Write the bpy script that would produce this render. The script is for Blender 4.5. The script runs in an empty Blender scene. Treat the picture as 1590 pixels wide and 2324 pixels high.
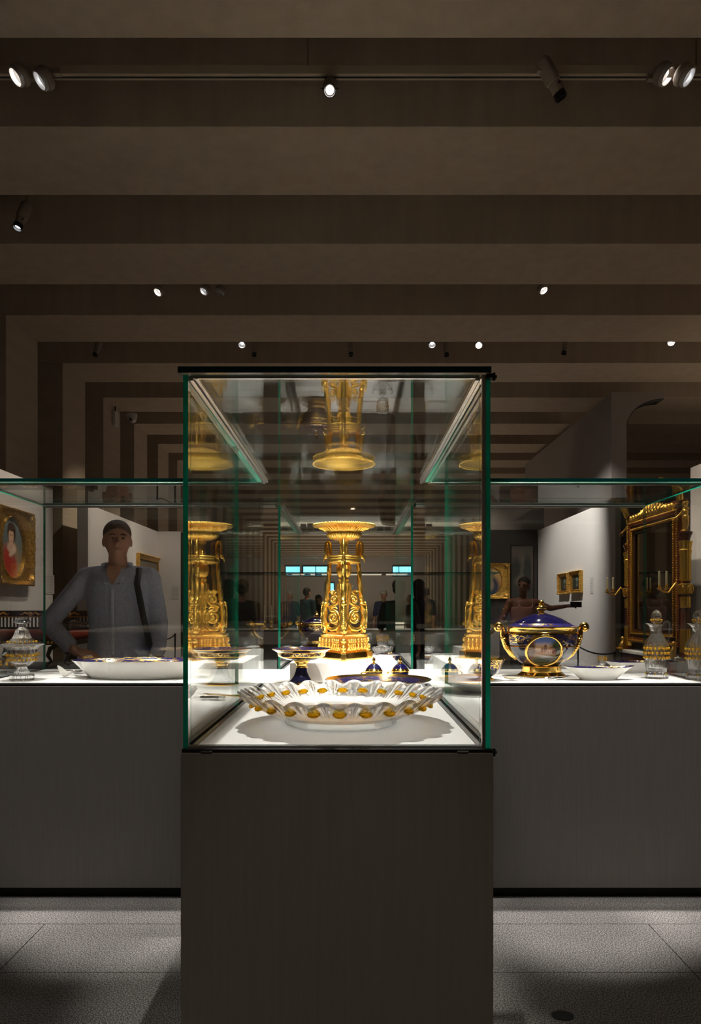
import bpy, bmesh, math, random
from mathutils import Vector, Matrix, Euler, noise
random.seed(7)
PI = math.pi
S = bpy.context.scene
COL = S.collection
# ------------------------------------------------------------------ camera, world, lights
F = 1600.0; HC = 1.27
def P(px, py, d):                       # photograph pixel at a depth -> room coordinates
    return Vector(((px-800)*d/F, d, HC+(1382-py)*d/F))
cd = bpy.data.cameras.new('camera'); cam = bpy.data.objects.new('camera', cd); COL.objects.link(cam)
cam.location = (0, 0, HC); cam.rotation_euler = (PI/2, 0, 0)
cd.sensor_fit = 'HORIZONTAL'; cd.sensor_width = 24.0; cd.lens = F/1590*24
cd.shift_x = -5/1590; cd.shift_y = 220/1590; cd.clip_start = .05; cd.clip_end = 200
S.camera = cam
w = bpy.data.worlds.new('world'); S.world = w; w.use_nodes = True
w.node_tree.nodes['Background'].inputs[0].default_value = (.9, .75, .6, 1)
w.node_tree.nodes['Background'].inputs[1].default_value = .02
S.view_settings.view_transform = 'Standard'; S.view_settings.look = 'None'
S.view_settings.exposure = 1.35; S.view_settings.gamma = 1.0
try: S.view_settings.use_curve_mapping = False
except Exception: pass
S.cycles.transparent_max_bounces = 48
S.cycles.max_bounces = 14; S.cycles.transmission_bounces = 14; S.cycles.glossy_bounces = 6
WARM = (1, .86, .70); NEUT = (1, .95, .88); COOL = (.92, .95, 1)
def spot(loc, tgt, power, size=40, blend=.5, col=NEUT, r=.03):
    l = bpy.data.lights.new('spot_beam', 'SPOT'); l.energy = power; l.spot_size = math.radians(size)
    l.spot_blend = blend; l.color = col; l.shadow_soft_size = r
    o = bpy.data.objects.new('spot_beam', l); COL.objects.link(o); o.location = loc
    o.rotation_euler = (Vector(tgt)-Vector(loc)).to_track_quat('-Z', 'Y').to_euler()
    return o
# gallery spots hanging between the ceiling beams (gap centres at y = 3.0, 4.6, 6.2, 7.8, 9.4 ...)
CASE_L = [
 ((-.3, -.2, 4.8), (-.04, 3.0, .98), 240, 14),  # added frontal spot, whitens the front of the display block
 ((-.5, 4.6, 4.75), (-.04, 2.2, .95), 330, 17), ((.6, 4.6, 4.75), (-.0, 2.9, .95), 230, 17),
 ((-.05, 3.0, 4.8), (-.04, 3.5, 1.1), 190, 24), ((.3, 1.4, 4.8), (-.04, 3.4, 1.2), 330, 17), ((-.5, -.2, 4.8), (-.04, 3.4, 1.25), 420, 13),
 ((-2.2, 3.0, 4.8), (-1.1, 3.5, .95), 90, 24), ((2.2, 3.0, 4.8), (1.2, 3.5, .95), 90, 24),
 ((-1.6, 1.4, 4.8), (-1.3, 3.4, 1.0), 70, 22), ((1.4, 1.4, 4.8), (1.2, 3.4, 1.0), 90, 22),
 ((1.2, 4.6, 4.75), (.8, 3.5, .95), 70, 20), ((-1.2, 4.6, 4.75), (-.9, 3.5, .95), 65, 20),
 ((.4, 6.2, 4.75), (-.04, 4.6, .95), 120, 24), ((-.6, 6.2, 4.75), (-.04, 4.4, .95), 90, 24),
]
for a, b, p, s in CASE_L: spot(a, b, p*1.25, s)
spot((0, -1.8, 4.7), (-.04, 1.66, .30), 60, 17, .9, WARM)  # added unseen spot behind the camera, lifts the dark near plinth
def up_fill(x, y, z, sx, sy, p):            # added upward fill with no fixture, brightens the concrete beams
    l = bpy.data.lights.new('up_fill_light', 'AREA'); l.shape = 'RECTANGLE'; l.size = sx; l.size_y = sy; l.energy = p; l.color = (1, .80, .60)
    o = bpy.data.objects.new('up_fill_light', l); COL.objects.link(o); o.location = (x, y, z); o.rotation_euler = (PI, 0, 0)
up_fill(-.5, -3.5, 1.0, 6, 3, 6.5); up_fill(6.5, 3.0, 2.0, 4, 6, 7); up_fill(6.5, 9.0, 3.0, 4, 4, 8)
up_fill(0, 15.5, .4, 4, 3, 13); up_fill(0, 22, .4, 5, 6, 20); up_fill(0, 33, .4, 6, 8, 45); up_fill(0, 43, .4, 6, 6, 50)
WALL_L = [((1.2, 7.9, 4.8), (2.15, 9.0, 1.3), 34, 20, WARM),  # added spot to brighten the woman in pink, no wall light
 ((-1.9, 7.8, 4.7), (-3.6, 7.4, 1.9), 90, 44, WARM), ((-1.8, 9.4, 4.7), (-3.6, 10.6, 2.0), 110, 50, WARM),
 ((-1.6, 11.0, 4.7), (-3.6, 12.4, 1.9), 90, 44, WARM), ((1.7, 9.4, 4.7), (3.4, 10.9, 1.75), 330, 58, NEUT),
 ((1.5, 7.8, 4.7), (3.0, 7.0, 1.6), 170, 30, WARM), ((2.0, 6.2, 4.7), (3.3, 6.6, 1.4), 90, 44, WARM),
 ((1.6, 11.0, 4.7), (2.6, 13.1, 1.7), 60, 34, WARM), ((-1.3, 6.2, 4.7), (-2.9, 7.9, 1.0), 90, 34, WARM),
 ((-2.3, 6.2, 4.7), (-1.45, 4.4, 1.3), 18, 34, COOL),  # added cool spot to brighten the man behind the left case
]
for a, b, p, s, c in WALL_L: spot(a, b, p, s, .8, c)
FLOOR_L = [((-2.5, 3.32, 4.8), (-2.5, 3.05, 0), 260), ((-1.7, 3.32, 4.8), (-1.7, 3.05, 0), 250), ((-0.9, 3.32, 4.8), (-0.9, 3.05, 0), 320), ((0.9, 3.32, 4.8), (0.9, 3.05, 0), 390), ((1.7, 3.32, 4.8), (1.7, 3.05, 0), 340), ((2.5, 3.32, 4.8), (2.5, 3.05, 0), 330),
 ((-3.0, 3.0, 4.8), (-2.3, 2.2, 0), 8), ((3.0, 3.0, 4.8), (2.2, 2.4, 0), 12), ((0, 6.2, 4.8), (0, 6.2, 0), 60),
           ((0, 10.2, 4.8), (0, 10.2, 0), 120), ((-2, -1.8, 4.8), (-2, -3, 0), 20), ((2.5, -1.8, 4.8), (2.5, -3, 0), 20),
           ((0, 16, 4.8), (0, 15, 0), 160), ((6, 12, 4.8), (6, 12, 0), 120), ((6, 5, 4.8), (6, 5, 0), 90),
           ((0, 24, 4.8), (0, 24, 0), 200), ((0, 34, 4.8), (0, 36, 0), 260), ((0, 42, 4.8), (-1, 48, 2), 300), ((3, 42, 4.8), (4, 48, 2), 200)]
for a, b, p in FLOOR_L: spot(a, b, p, 16 if a[1] == 3.32 else 95, 1 if a[1] != 3.32 else .7, NEUT if a[1] == 3.32 else WARM, .025)

# ------------------------------------------------------------------ mesh helper
class MB:
    def __init__(s): s.v = []; s.f = []; s.m = []; s.uv = []; s.X = None
    def add(s, v, f, mi=0, uv=None, X=None):
        o = len(s.v); X = X or s.X
        s.v += [tuple(X @ Vector(p)) if X else tuple(p) for p in v]
        s.f += [tuple(i+o for i in q) for q in f]
        s.m += ([mi]*len(f) if isinstance(mi, int) else list(mi))
        s.uv += (uv if uv else [(p[0], p[2]) for p in v])
        return s
    def box(s, x0, x1, y0, y1, z0, z1, mi=0, X=None):
        v = [(x0,y0,z0),(x1,y0,z0),(x1,y1,z0),(x0,y1,z0),(x0,y0,z1),(x1,y0,z1),(x1,y1,z1),(x0,y1,z1)]
        return s.add(v, [(0,3,2,1),(4,5,6,7),(0,1,5,4),(1,2,6,5),(2,3,7,6),(3,0,4,7)], mi, None, X)
    def lathe(s, prof, n=48, c=(0,0,0), sx=1, sy=1, mi=0, fn=None, X=None, U=1.0, cap=True):
        v = []; uv = []; L = 0; N = len(prof)
        for i, (r, z) in enumerate(prof):
            if i: L += math.hypot(r-prof[i-1][0], z-prof[i-1][1])
            for j in range(n+1):
                t = 2*PI*j/n; rr, zz = (fn(t, i, r, z) if fn else (r, z))
                v.append((c[0]+rr*sx*math.cos(t), c[1]+rr*sy*math.sin(t), c[2]+zz)); uv.append((U*j/n, L))
        f = []; mm = []
        for i in range(N-1):
            for j in range(n):
                a = i*(n+1)+j; f.append((a, a+1, a+n+2, a+n+1)); mm.append(mi if isinstance(mi, int) else mi[min(i, len(mi)-1)])
        if cap:
            if prof[0][0] > 1e-5: f.append(tuple(range(n-1, -1, -1))); mm.append(mi if isinstance(mi, int) else mi[0])
            if prof[-1][0] > 1e-5: f.append(tuple((N-1)*(n+1)+j for j in range(n))); mm.append(mi if isinstance(mi, int) else mi[-1])
        return s.add(v, f, mm, uv, X)
    def tube(s, pts, rad, n=8, mi=0, X=None, closed=False, flat=1.0):
        pts = [Vector(p) for p in pts]; N = len(pts)
        if not hasattr(rad, '__len__'): rad = [rad]*N
        v = []; up = None
        for i, p in enumerate(pts):
            a = pts[(i-1) % N if closed else max(i-1, 0)]; b = pts[(i+1) % N if closed else min(i+1, N-1)]
            t = (b-a).normalized() if (b-a).length > 1e-9 else Vector((0,0,1))
            if up is None: up = Vector((0,1,0)) if abs(t.y) < .9 else Vector((1,0,0))
            u = (up - t*up.dot(t)).normalized(); w_ = t.cross(u); up = u
            for j in range(n):
                q = 2*PI*j/n; v.append(p + (u*math.cos(q)*flat + w_*math.sin(q))*rad[i])
        f = []
        for i in range(N if closed else N-1):
            k = (i+1) % N
            for j in range(n): f.append((i*n+j, i*n+(j+1) % n, k*n+(j+1) % n, k*n+j))
        if not closed: f.append(tuple(range(n-1, -1, -1))); f.append(tuple((N-1)*n+j for j in range(n)))
        return s.add(v, f, mi, None, X)
    def ball(s, c, r, nu=12, nv=8, mi=0, X=None):
        if not hasattr(r, '__len__'): r = (r, r, r)
        v = [(c[0], c[1], c[2]-r[2])]
        for i in range(1, nv):
            a = -PI/2+PI*i/nv
            for j in range(nu):
                t = 2*PI*j/nu; v.append((c[0]+r[0]*math.cos(a)*math.cos(t), c[1]+r[1]*math.cos(a)*math.sin(t), c[2]+r[2]*math.sin(a)))
        v.append((c[0], c[1], c[2]+r[2])); f = []
        for j in range(nu):
            k = (j+1) % nu; f.append((0, 1+k, 1+j)); f.append((len(v)-1, 1+(nv-2)*nu+j, 1+(nv-2)*nu+k))
            for i in range(nv-2): f.append((1+i*nu+j, 1+i*nu+k, 1+(i+1)*nu+k, 1+(i+1)*nu+j))
        return s.add(v, f, mi, None, X)
    def prism(s, poly, y0, y1, mi=0, X=None):      # polygon in x-z, extruded along y
        n = len(poly)
        v = [(a, y0, b) for a, b in poly]+[(a, y1, b) for a, b in poly]
        f = [tuple(range(n)), tuple(range(2*n-1, n-1, -1))]+[(i, (i+1) % n, n+(i+1) % n, n+i) for i in range(n)]
        return s.add(v, f, mi, None, X)
    def build(s, name, mats, parent=None, smooth=True, bevel=0, loc=None, fix=True):
        me = bpy.data.meshes.new(name); me.from_pydata(s.v, [], s.f)
        if not isinstance(mats, (list, tuple)): mats = [mats]
        for m in mats: me.materials.append(m)
        me.polygons.foreach_set('material_index', s.m)
        ul = me.uv_layers.new(name='UVMap')
        vi = [0]*len(me.loops); me.loops.foreach_get('vertex_index', vi)
        flat = []
        for i in vi: flat += s.uv[i]
        ul.data.foreach_set('uv', flat)
        if fix:
            bm = bmesh.new(); bm.from_mesh(me); bmesh.ops.remove_doubles(bm, verts=bm.verts, dist=1e-6)
            bmesh.ops.recalc_face_normals(bm, faces=bm.faces); bm.to_mesh(me); bm.free()
        if smooth:
            me.polygons.foreach_set('use_smooth', [True]*len(me.polygons))
            try: me.set_sharp_from_angle(angle=math.radians(38))
            except Exception: pass
        me.update()
        o = bpy.data.objects.new(name, me); COL.objects.link(o)
        if parent: o.parent = parent
        if loc: o.location = loc
        if bevel:
            b = o.modifiers.new('bevel', 'BEVEL'); b.width = bevel; b.segments = 2; b.limit_method = 'ANGLE'
        return o
def tag(o, label=None, cat=None, group=None, kind=None):
    if label: o['label'] = label
    if cat: o['category'] = cat
    if group: o['group'] = group
    if kind: o['kind'] = kind
    return o
def thing(name, loc=(0,0,0), rz=0, label=None, cat=None, group=None, kind=None):
    o = bpy.data.objects.new(name, None); COL.objects.link(o); o.empty_display_size = .05
    o.location = loc; o.rotation_euler = (0, 0, rz); return tag(o, label, cat, group, kind)
def dup(o, loc=None, rz=None, label=None, parent=None, scale=None):
    c = o.copy(); COL.objects.link(c); c.parent = parent
    if loc is not None: c.location = loc
    if rz is not None: c.rotation_euler = (0, 0, rz)
    if scale: c.scale = scale
    if label: c['label'] = label
    for ch in [k for k in o.children]: dup(ch, parent=c)
    return c
def aimX(loc, d):                        # matrix: local -Z looks along d, placed at loc
    return Matrix.Translation(loc) @ Vector(d).to_track_quat('-Z', 'Y').to_matrix().to_4x4()

# ------------------------------------------------------------------ materials
def _m(name):
    m = bpy.data.materials.new(name); m.use_nodes = True
    nt = m.node_tree; return m, nt, nt.nodes['Principled BSDF'], nt.nodes.new, nt.links.new
def mat(name, col, rough=.5, metal=0, var=0, vscale=6, bump=0, bscale=60, stretch=(1,1,1), coat=0, spec=.5, detail=4, emit=None, estr=0):
    m, nt, b, N, L = _m(name)
    b.inputs['Base Color'].default_value = (*col, 1); b.inputs['Roughness'].default_value = rough
    b.inputs['Metallic'].default_value = metal; b.inputs['Coat Weight'].default_value = coat
    b.inputs['Specular IOR Level'].default_value = spec
    if emit: b.inputs['Emission Color'].default_value = (*emit, 1); b.inputs['Emission Strength'].default_value = estr
    if var or bump:
        tc = N('ShaderNodeTexCoord'); mp = N('ShaderNodeMapping'); mp.inputs['Scale'].default_value = stretch
        L(tc.outputs['Object'], mp.inputs['Vector'])
        if var:
            n = N('ShaderNodeTexNoise'); n.inputs['Scale'].default_value = vscale; n.inputs['Detail'].default_value = detail
            L(mp.outputs[0], n.inputs['Vector']); r = N('ShaderNodeValToRGB')
            r.color_ramp.elements[0].position = .32; r.color_ramp.elements[1].position = .68
            r.color_ramp.elements[0].color = (*[c*(1-var) for c in col], 1); r.color_ramp.elements[1].color = (*[min(1, c*(1+var)) for c in col], 1)
            L(n.outputs['Fac'], r.inputs[0]); L(r.outputs[0], b.inputs['Base Color'])
        if bump:
            n2 = N('ShaderNodeTexNoise'); n2.inputs['Scale'].default_value = bscale; n2.inputs['Detail'].default_value = detail
            L(mp.outputs[0], n2.inputs['Vector']); bp = N('ShaderNodeBump'); bp.inputs['Strength'].default_value = bump
            bp.inputs['Distance'].default_value = .004; L(n2.outputs['Fac'], bp.inputs['Height']); L(bp.outputs[0], b.inputs['Normal'])
    return m
def granite(name):
    m, nt, b, N, L = _m(name)
    tc = N('ShaderNodeTexCoord'); v = N('ShaderNodeTexNoise'); v.inputs['Scale'].default_value = 210; v.inputs['Detail'].default_value = 3
    L(tc.outputs['Object'], v.inputs['Vector']); r = N('ShaderNodeValToRGB'); e = r.color_ramp.elements
    e[0].position = .38; e[0].color = (.03, .028, .027, 1); e[1].position = .62; e[1].color = (.42, .40, .39, 1)
    k = e.new(.5); k.color = (.17, .16, .155, 1)
    L(v.outputs['Fac'], r.inputs[0]); w_ = N('ShaderNodeTexNoise'); w_.inputs['Scale'].default_value = 3.0
    L(tc.outputs['Object'], w_.inputs['Vector']); mr = N('ShaderNodeMapRange'); mr.inputs[1].default_value = .3; mr.inputs[2].default_value = .7
    mr.inputs[3].default_value = .85; mr.inputs[4].default_value = 1.1; L(w_.outputs['Fac'], mr.inputs[0])
    mx = N('ShaderNodeVectorMath'); mx.operation = 'SCALE'; L(r.outputs[0], mx.inputs[0]); L(mr.outputs[0], mx.inputs['Scale'])
    L(mx.outputs[0], b.inputs['Base Color']); b.inputs['Roughness'].default_value = .55
    return m
def pane_glass(name, tint=(.985, .992, .986), k=1.0, tr=1.0):     # clear sheet: transmits straight, mirrors by the Fresnel law
    m = bpy.data.materials.new(name); m.use_nodes = True; nt = m.node_tree; nt.nodes.clear(); N = nt.nodes.new; L = nt.links.new
    out = N('ShaderNodeOutputMaterial'); t = N('ShaderNodeBsdfTransparent'); t.inputs[0].default_value = (*tint, 1)
    g = N('ShaderNodeBsdfGlossy'); g.inputs['Roughness'].default_value = .0; g.inputs[0].default_value = (.95, .98, .97, 1)
    geo = N('ShaderNodeNewGeometry'); mr = N('ShaderNodeMapRange'); mr.inputs[3].default_value = 1.52; mr.inputs[4].default_value = 1/1.52
    L(geo.outputs['Backfacing'], mr.inputs[0]); fr = N('ShaderNodeFresnel'); L(mr.outputs[0], fr.inputs['IOR'])
    mx = N('ShaderNodeMixShader'); L(fr.outputs[0], mx.inputs[0]); L(t.outputs[0], mx.inputs[1]); L(g.outputs[0], mx.inputs[2])
    L(mx.outputs[0], out.inputs['Surface']); return m
def crystal(name, col=(1,1,1), clear=.45, rough=.0, ior=1.52):
    m = bpy.data.materials.new(name); m.use_nodes = True; nt = m.node_tree; nt.nodes.clear(); N = nt.nodes.new; L = nt.links.new
    out = N('ShaderNodeOutputMaterial'); t = N('ShaderNodeBsdfTransparent'); t.inputs[0].default_value = (*col, 1)
    g = N('ShaderNodeBsdfGlass'); g.inputs['Roughness'].default_value = rough; g.inputs['IOR'].default_value = ior; g.inputs[0].default_value = (*col, 1)
    mx = N('ShaderNodeMixShader'); mx.inputs[0].default_value = clear; L(g.outputs[0], mx.inputs[1]); L(t.outputs[0], mx.inputs[2])
    L(mx.outputs[0], out.inputs['Surface']); return m
def edge_glass(name, col, tr=.6):            # ground green edge: passes on light travelling inside the sheet
    m = mat(name, col, .12, coat=.6); nt = m.node_tree; b = nt.nodes['Principled BSDF']; out = nt.nodes['Material Output']
    t = nt.nodes.new('ShaderNodeBsdfTranslucent'); t.inputs[0].default_value = (*[min(1, c*1.6) for c in col], 1); mx = nt.nodes.new('ShaderNodeMixShader'); mx.inputs[0].default_value = tr
    nt.links.new(b.outputs[0], mx.inputs[1]); nt.links.new(t.outputs[0], mx.inputs[2]); nt.links.new(mx.outputs[0], out.inputs['Surface']); return m
def amber_glass(name):
    m = crystal(name, (1, .74, .12), .3); nt = m.node_tree; out = nt.nodes['Material Output']; src = out.inputs['Surface'].links[0].from_socket
    p = nt.nodes.new('ShaderNodeBsdfPrincipled'); p.inputs['Base Color'].default_value = (1, .62, .05, 1); p.inputs['Roughness'].default_value = .08; p.inputs['Coat Weight'].default_value = 1
    x = nt.nodes.new('ShaderNodeMixShader'); x.inputs[0].default_value = .42; nt.links.new(src, x.inputs[1]); nt.links.new(p.outputs[0], x.inputs[2]); nt.links.new(x.outputs[0], out.inputs['Surface']); return m
def gilt_pattern(name, base, su, sv, lo=.035, gold=(.83, .52, .13), rough=.18, thr=.5):
    """porcelain ground with gilt scrollwork, laid out on the surface's own coordinates"""
    m, nt, b, N, L = _m(name)
    uv = N('ShaderNodeUVMap'); mp = N('ShaderNodeMapping'); mp.inputs['Scale'].default_value = (su, sv, 1); L(uv.outputs[0], mp.inputs[0])
    n = N('ShaderNodeTexNoise'); n.inputs['Scale'].default_value = 1; n.inputs['Detail'].default_value = 1; n.inputs['Distortion'].default_value = 1.2
    L(mp.outputs[0], n.inputs['Vector'])
    a = N('ShaderNodeMath'); a.operation = 'SUBTRACT'; a.inputs[1].default_value = thr; L(n.outputs['Fac'], a.inputs[0])
    ab = N('ShaderNodeMath'); ab.operation = 'ABSOLUTE'; L(a.outputs[0], ab.inputs[0])
    lt = N('ShaderNodeMath'); lt.operation = 'LESS_THAN'; lt.inputs[1].default_value = lo; L(ab.outputs[0], lt.inputs[0])
    mx = N('ShaderNodeMix'); mx.data_type = 'RGBA'; L(lt.outputs[0], mx.inputs[0]); mx.inputs[6].default_value = (*base, 1); mx.inputs[7].default_value = (*gold, 1)
    L(mx.outputs[2], b.inputs['Base Color']); L(lt.outputs[0], b.inputs['Metallic']); b.inputs['Roughness'].default_value = rough
    b.inputs['Coat Weight'].default_value = .3; b.inputs['Coat Roughness'].default_value = .05
    return m
def painted(name, top, bot, ells, rough=.45, nz=.12, coat=.0, hor=.5, soft=.15):
    """picture surface: a graded ground with soft elliptical strokes (cx,cy,rx,ry,deg,colour,softness) in 0..1 coordinates"""
    m, nt, b, N, L = _m(name)
    uv = N('ShaderNodeUVMap'); nz_ = N('ShaderNodeTexNoise'); nz_.inputs['Scale'].default_value = 9; nz_.inputs['Detail'].default_value = 5
    L(uv.outputs[0], nz_.inputs['Vector']); sc = N('ShaderNodeVectorMath'); sc.operation = 'MULTIPLY_ADD'
    L(nz_.outputs['Color'], sc.inputs[0]); sc.inputs[1].default_value = (nz*.5,)*3; L(uv.outputs[0], sc.inputs[2])
    off = N('ShaderNodeVectorMath'); off.operation = 'SUBTRACT'; L(sc.outputs[0], off.inputs[0]); off.inputs[1].default_value = (nz*.25,)*3
    sx = N('ShaderNodeSeparateXYZ'); L(off.outputs[0], sx.inputs[0])
    mr = N('ShaderNodeMapRange'); mr.inputs[1].default_value = hor-soft; mr.inputs[2].default_value = hor+soft; L(sx.outputs[1], mr.inputs[0])
    mx = N('ShaderNodeMix'); mx.data_type = 'RGBA'; L(mr.outputs[0], mx.inputs[0]); mx.inputs[6].default_value = (*bot, 1); mx.inputs[7].default_value = (*top, 1)
    cur = mx.outputs[2]
    flatten = N('ShaderNodeVectorMath'); flatten.operation = 'MULTIPLY'; flatten.inputs[1].default_value = (1, 1, 0); L(off.outputs[0], flatten.inputs[0])
    for cx, cy, rx, ry, dg, c, sf in ells:
        mp = N('ShaderNodeMapping'); mp.vector_type = 'TEXTURE'; mp.inputs['Location'].default_value = (cx, cy, 0)
        mp.inputs['Rotation'].default_value = (0, 0, math.radians(dg)); mp.inputs['Scale'].default_value = (rx, ry, 1)
        L(flatten.outputs[0], mp.inputs[0]); ln = N('ShaderNodeVectorMath'); ln.operation = 'LENGTH'; L(mp.outputs[0], ln.inputs[0])
        r = N('ShaderNodeMapRange'); r.inputs[1].default_value = 1-sf; r.inputs[2].default_value = 1+sf; r.inputs[3].default_value = 1; r.inputs[4].default_value = 0
        L(ln.outputs['Value'], r.inputs[0]); q = N('ShaderNodeMix'); q.data_type = 'RGBA'; L(r.outputs[0], q.inputs[0]); L(cur, q.inputs[6]); q.inputs[7].default_value = (*c, 1)
        cur = q.outputs[2]
    L(cur, b.inputs['Base Color']); b.inputs['Roughness'].default_value = rough; b.inputs['Coat Weight'].default_value = coat
    return m
def lamp(name, col, st):
    m = bpy.data.materials.new(name); m.use_nodes = True; nt = m.node_tree; nt.nodes.clear()
    o = nt.nodes.new('ShaderNodeOutputMaterial'); e = nt.nodes.new('ShaderNodeEmission'); e.inputs[0].default_value = (*col, 1); e.inputs[1].default_value = st
    nt.links.new(e.outputs[0], o.inputs[0]); return m

M = dict(
 concrete=mat('concrete', (.40, .315, .235), .85, var=.06, vscale=3, bump=.35, bscale=30, stretch=(3, 3, .25)),
 concrete_wall=mat('concrete_wall', (.40, .315, .235), .85, var=.06, vscale=3, bump=.3, bscale=25, stretch=(1, .4, 3)),
 granite=granite('granite'), joint=mat('joint', (.01, .009, .009), .9),
 plinth=mat('stained_oak_veneer', (.21, .19, .175), .62, var=.05, vscale=9, bump=.12, bscale=60, stretch=(9, 9, .35)),
 toe=mat('toe_recess', (.008, .008, .008), .8),
 deck=mat('white_deck', (.83, .82, .81), .45, var=.01),
 seam=mat('grey_seal', (.17, .17, .175), .4),
 alu=mat('brushed_aluminium', (.62, .59, .56), .3, 1), blackmetal=mat('black_metal', (.02, .018, .017), .35, .6),
 glass=pane_glass('case_glass'), edge=edge_glass('green_glass_edge', (.002, .15, .09)),
 edge_top=mat('dark_teal_edge', (.0, .045, .04), .1, 0, coat=.6),
 gold=mat('gilt_bronze', (.95, .60, .12), .33, 1, bump=.3, bscale=170), gold_matte=mat('matte_gilt_bronze', (.90, .52, .09), .42, 1, bump=.6, bscale=120),
 gold_bright=mat('burnished_gold', (.92, .58, .14), .12, 1), gold_frame=mat('gilded_wood', (.62, .36, .08), .38, .9, var=.35, vscale=40, bump=.8, bscale=90),
 cobalt=mat('cobalt_glaze', (.004, .0035, .036), .08, 0, coat=1), porcelain=mat('white_porcelain', (.80, .78, .74), .12, 0, coat=.6),
 darkglaze=mat('dark_cobalt_glaze', (.008, .008, .03), .06, 0, coat=1),
 cobalt_gold=gilt_pattern('cobalt_with_gilt_scrolls', (.012, .011, .075), 26, 60, .045),
 cobalt_gold_s=gilt_pattern('cobalt_with_fine_gilt', (.012, .011, .06), 34, 110, .055),
 gold_cobalt=gilt_pattern('gilt_ground_with_cobalt', (.014, .013, .14), 34, 70, .055),
 crystal=crystal('cut_crystal', (1, 1, 1), .25), crystal_c=crystal('clear_crystal', (.99, 1, 1), .75),
 amber=amber_glass('amber_glass'), amber_boss=crystal('amber_boss_glass', (1, .74, .12), .3), crystal_v=crystal('crystal_vessel', (1, 1, 1), .15), shirt_light=mat('collar_cloth', (.42, .42, .52), .8, bump=.2, bscale=200), silver=mat('polished_silver', (.8, .78, .74), .12, 1),
 white_wall=mat('pale_gallery_wall', (.60, .565, .55), .7, var=.015, vscale=2), grey_wall=mat('taupe_gallery_wall', (.27, .24, .225), .7, var=.04, vscale=8, stretch=(4, 4, .3)),
 black_wall=mat('black_panel', (.02, .017, .015), .6), lamp_body=mat('lamp_body_bronze', (.26, .21, .16), .5), track=mat('track_beige', (.42, .34, .25), .6), lamp_ring=mat('lamp_ring', (.42, .39, .37), .35, .3),
 lamp_black=mat('lamp_snoot_black', (.006, .006, .006), .4), lens=lamp('lamp_lens', (1, .96, .92), 12), lens_dim=lamp('lamp_lens_oblique', (.9, .95, 1), 4.5),
 wood=mat('mahogany', (.15, .035, .012), .25, 0, var=.3, vscale=5, stretch=(6, 6, .6), coat=.6), darkwood=mat('dark_rosewood', (.035, .012, .008), .25, coat=.5, var=.3, vscale=6),
 red=mat('red_silk', (.42, .045, .018), .55, var=.2, vscale=30, stretch=(8, 1, 1)), candle=mat('cream_candle_wax', (.82, .76, .52), .5),
 marble=mat('grey_white_marble', (.62, .62, .6), .3, var=.15, vscale=8),
 skin=mat('skin', (.42, .20, .13), .5, var=.08, vscale=12), skin2=mat('skin_tanned', (.30, .14, .09), .5), hair=mat('dark_hair', (.02, .014, .012), .7, bump=.6, bscale=200),
 buzz=mat('cropped_dark_hair', (.11, .075, .06), .8, bump=.5, bscale=400), shirt=mat('grey_blue_shirt', (.33, .33, .42), .8, var=.12, vscale=60, bump=.2, bscale=220),
 jeans=mat('blue_denim', (.05, .075, .14), .8, var=.15, vscale=90), strap=mat('black_webbing', (.008, .008, .01), .6), pink=mat('dusty_pink_top', (.62, .34, .31), .8),
 navy=mat('navy_top', (.015, .02, .055), .8), teal=mat('dark_teal_top', (.01, .03, .035), .8), black_cloth=mat('black_cloth', (.01, .009, .01), .85), cap=mat('pale_cap', (.35, .33, .32), .8),
 screen=lamp('phone_screen', (.15, .45, 1), 1.6), white_plastic=mat('white_plastic', (.5, .48, .46), .5), ivory=mat('carved_ivory', (.72, .62, .42), .4),
 window=lamp('window_daylight', (.16, .55, .72), 1.3), label=mat('label_card', (.55, .53, .52), .7), ink=mat('label_print', (.3, .29, .28), .8), mirror=mat('old_mirror_glass', (.32, .33, .30), .03, 1),
)
# ------------------------------------------------------------------ the room
ZS = HC+3.4; PER = 1.594; SW = .82; Y0 = 3.38; XL = -4.01; XR = 11.0; YB = -7.0; YF = 48.0
fl = thing('floor', kind='structure')
MB().box(XL-1, XR, YB, YF, -.06, -.012).build('floor_bed', M['joint'], fl, False)
rows = [(-1.0, -.2), (-.2, .6), (.6, 1.53), (1.53, 2.463), (2.463, 2.842), (2.842, 3.775), (3.775, 4.708), (4.708, 5.641)]
def tile(x0, x1, y0, y1):
    MB().box(x0+.0016, x1-.0016, y0+.0016, y1-.0016, -.012, 0).build('floor_tile', M['granite'], fl, False)
for k, (a, b) in enumerate(rows):
    off = [1.2, 0, 1.2, 3.62, 1.19, 2.4, 0, 1.2][k]
    x = off-2.43*4
    while x < XR-.01:
        x1 = min(x+2.43, XR)
        if x1 > XL: tile(max(x, XL), x1, a, b)
        x += 2.43
y = 5.641
while y < 30:                                  # larger slabs beyond, hidden mostly by the cases
    for i in range(6): tile(XL+i*2.5, min(XL+(i+1)*2.5, XR), y, y+1.2)
    y += 1.2
MB().box(XL, XR, y, YF, -.012, 0).build('floor_far', M['granite'], fl, False)
MB().box(XL, XR, YB, -1.0, -.012, 0).build('floor_near', M['granite'], fl, False)
drain = MB(); drain.lathe([(0, 0), (.035, .0), (.035, .002), (0, .002)], 24, sy=.75)
fo = drain.build('floor_socket', M['lamp_black'], None); fo.location = (.655, 2.2, 0.0); tag(fo, 'small round dark socket cap in granite floor right of the plinth', 'socket cap')

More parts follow.
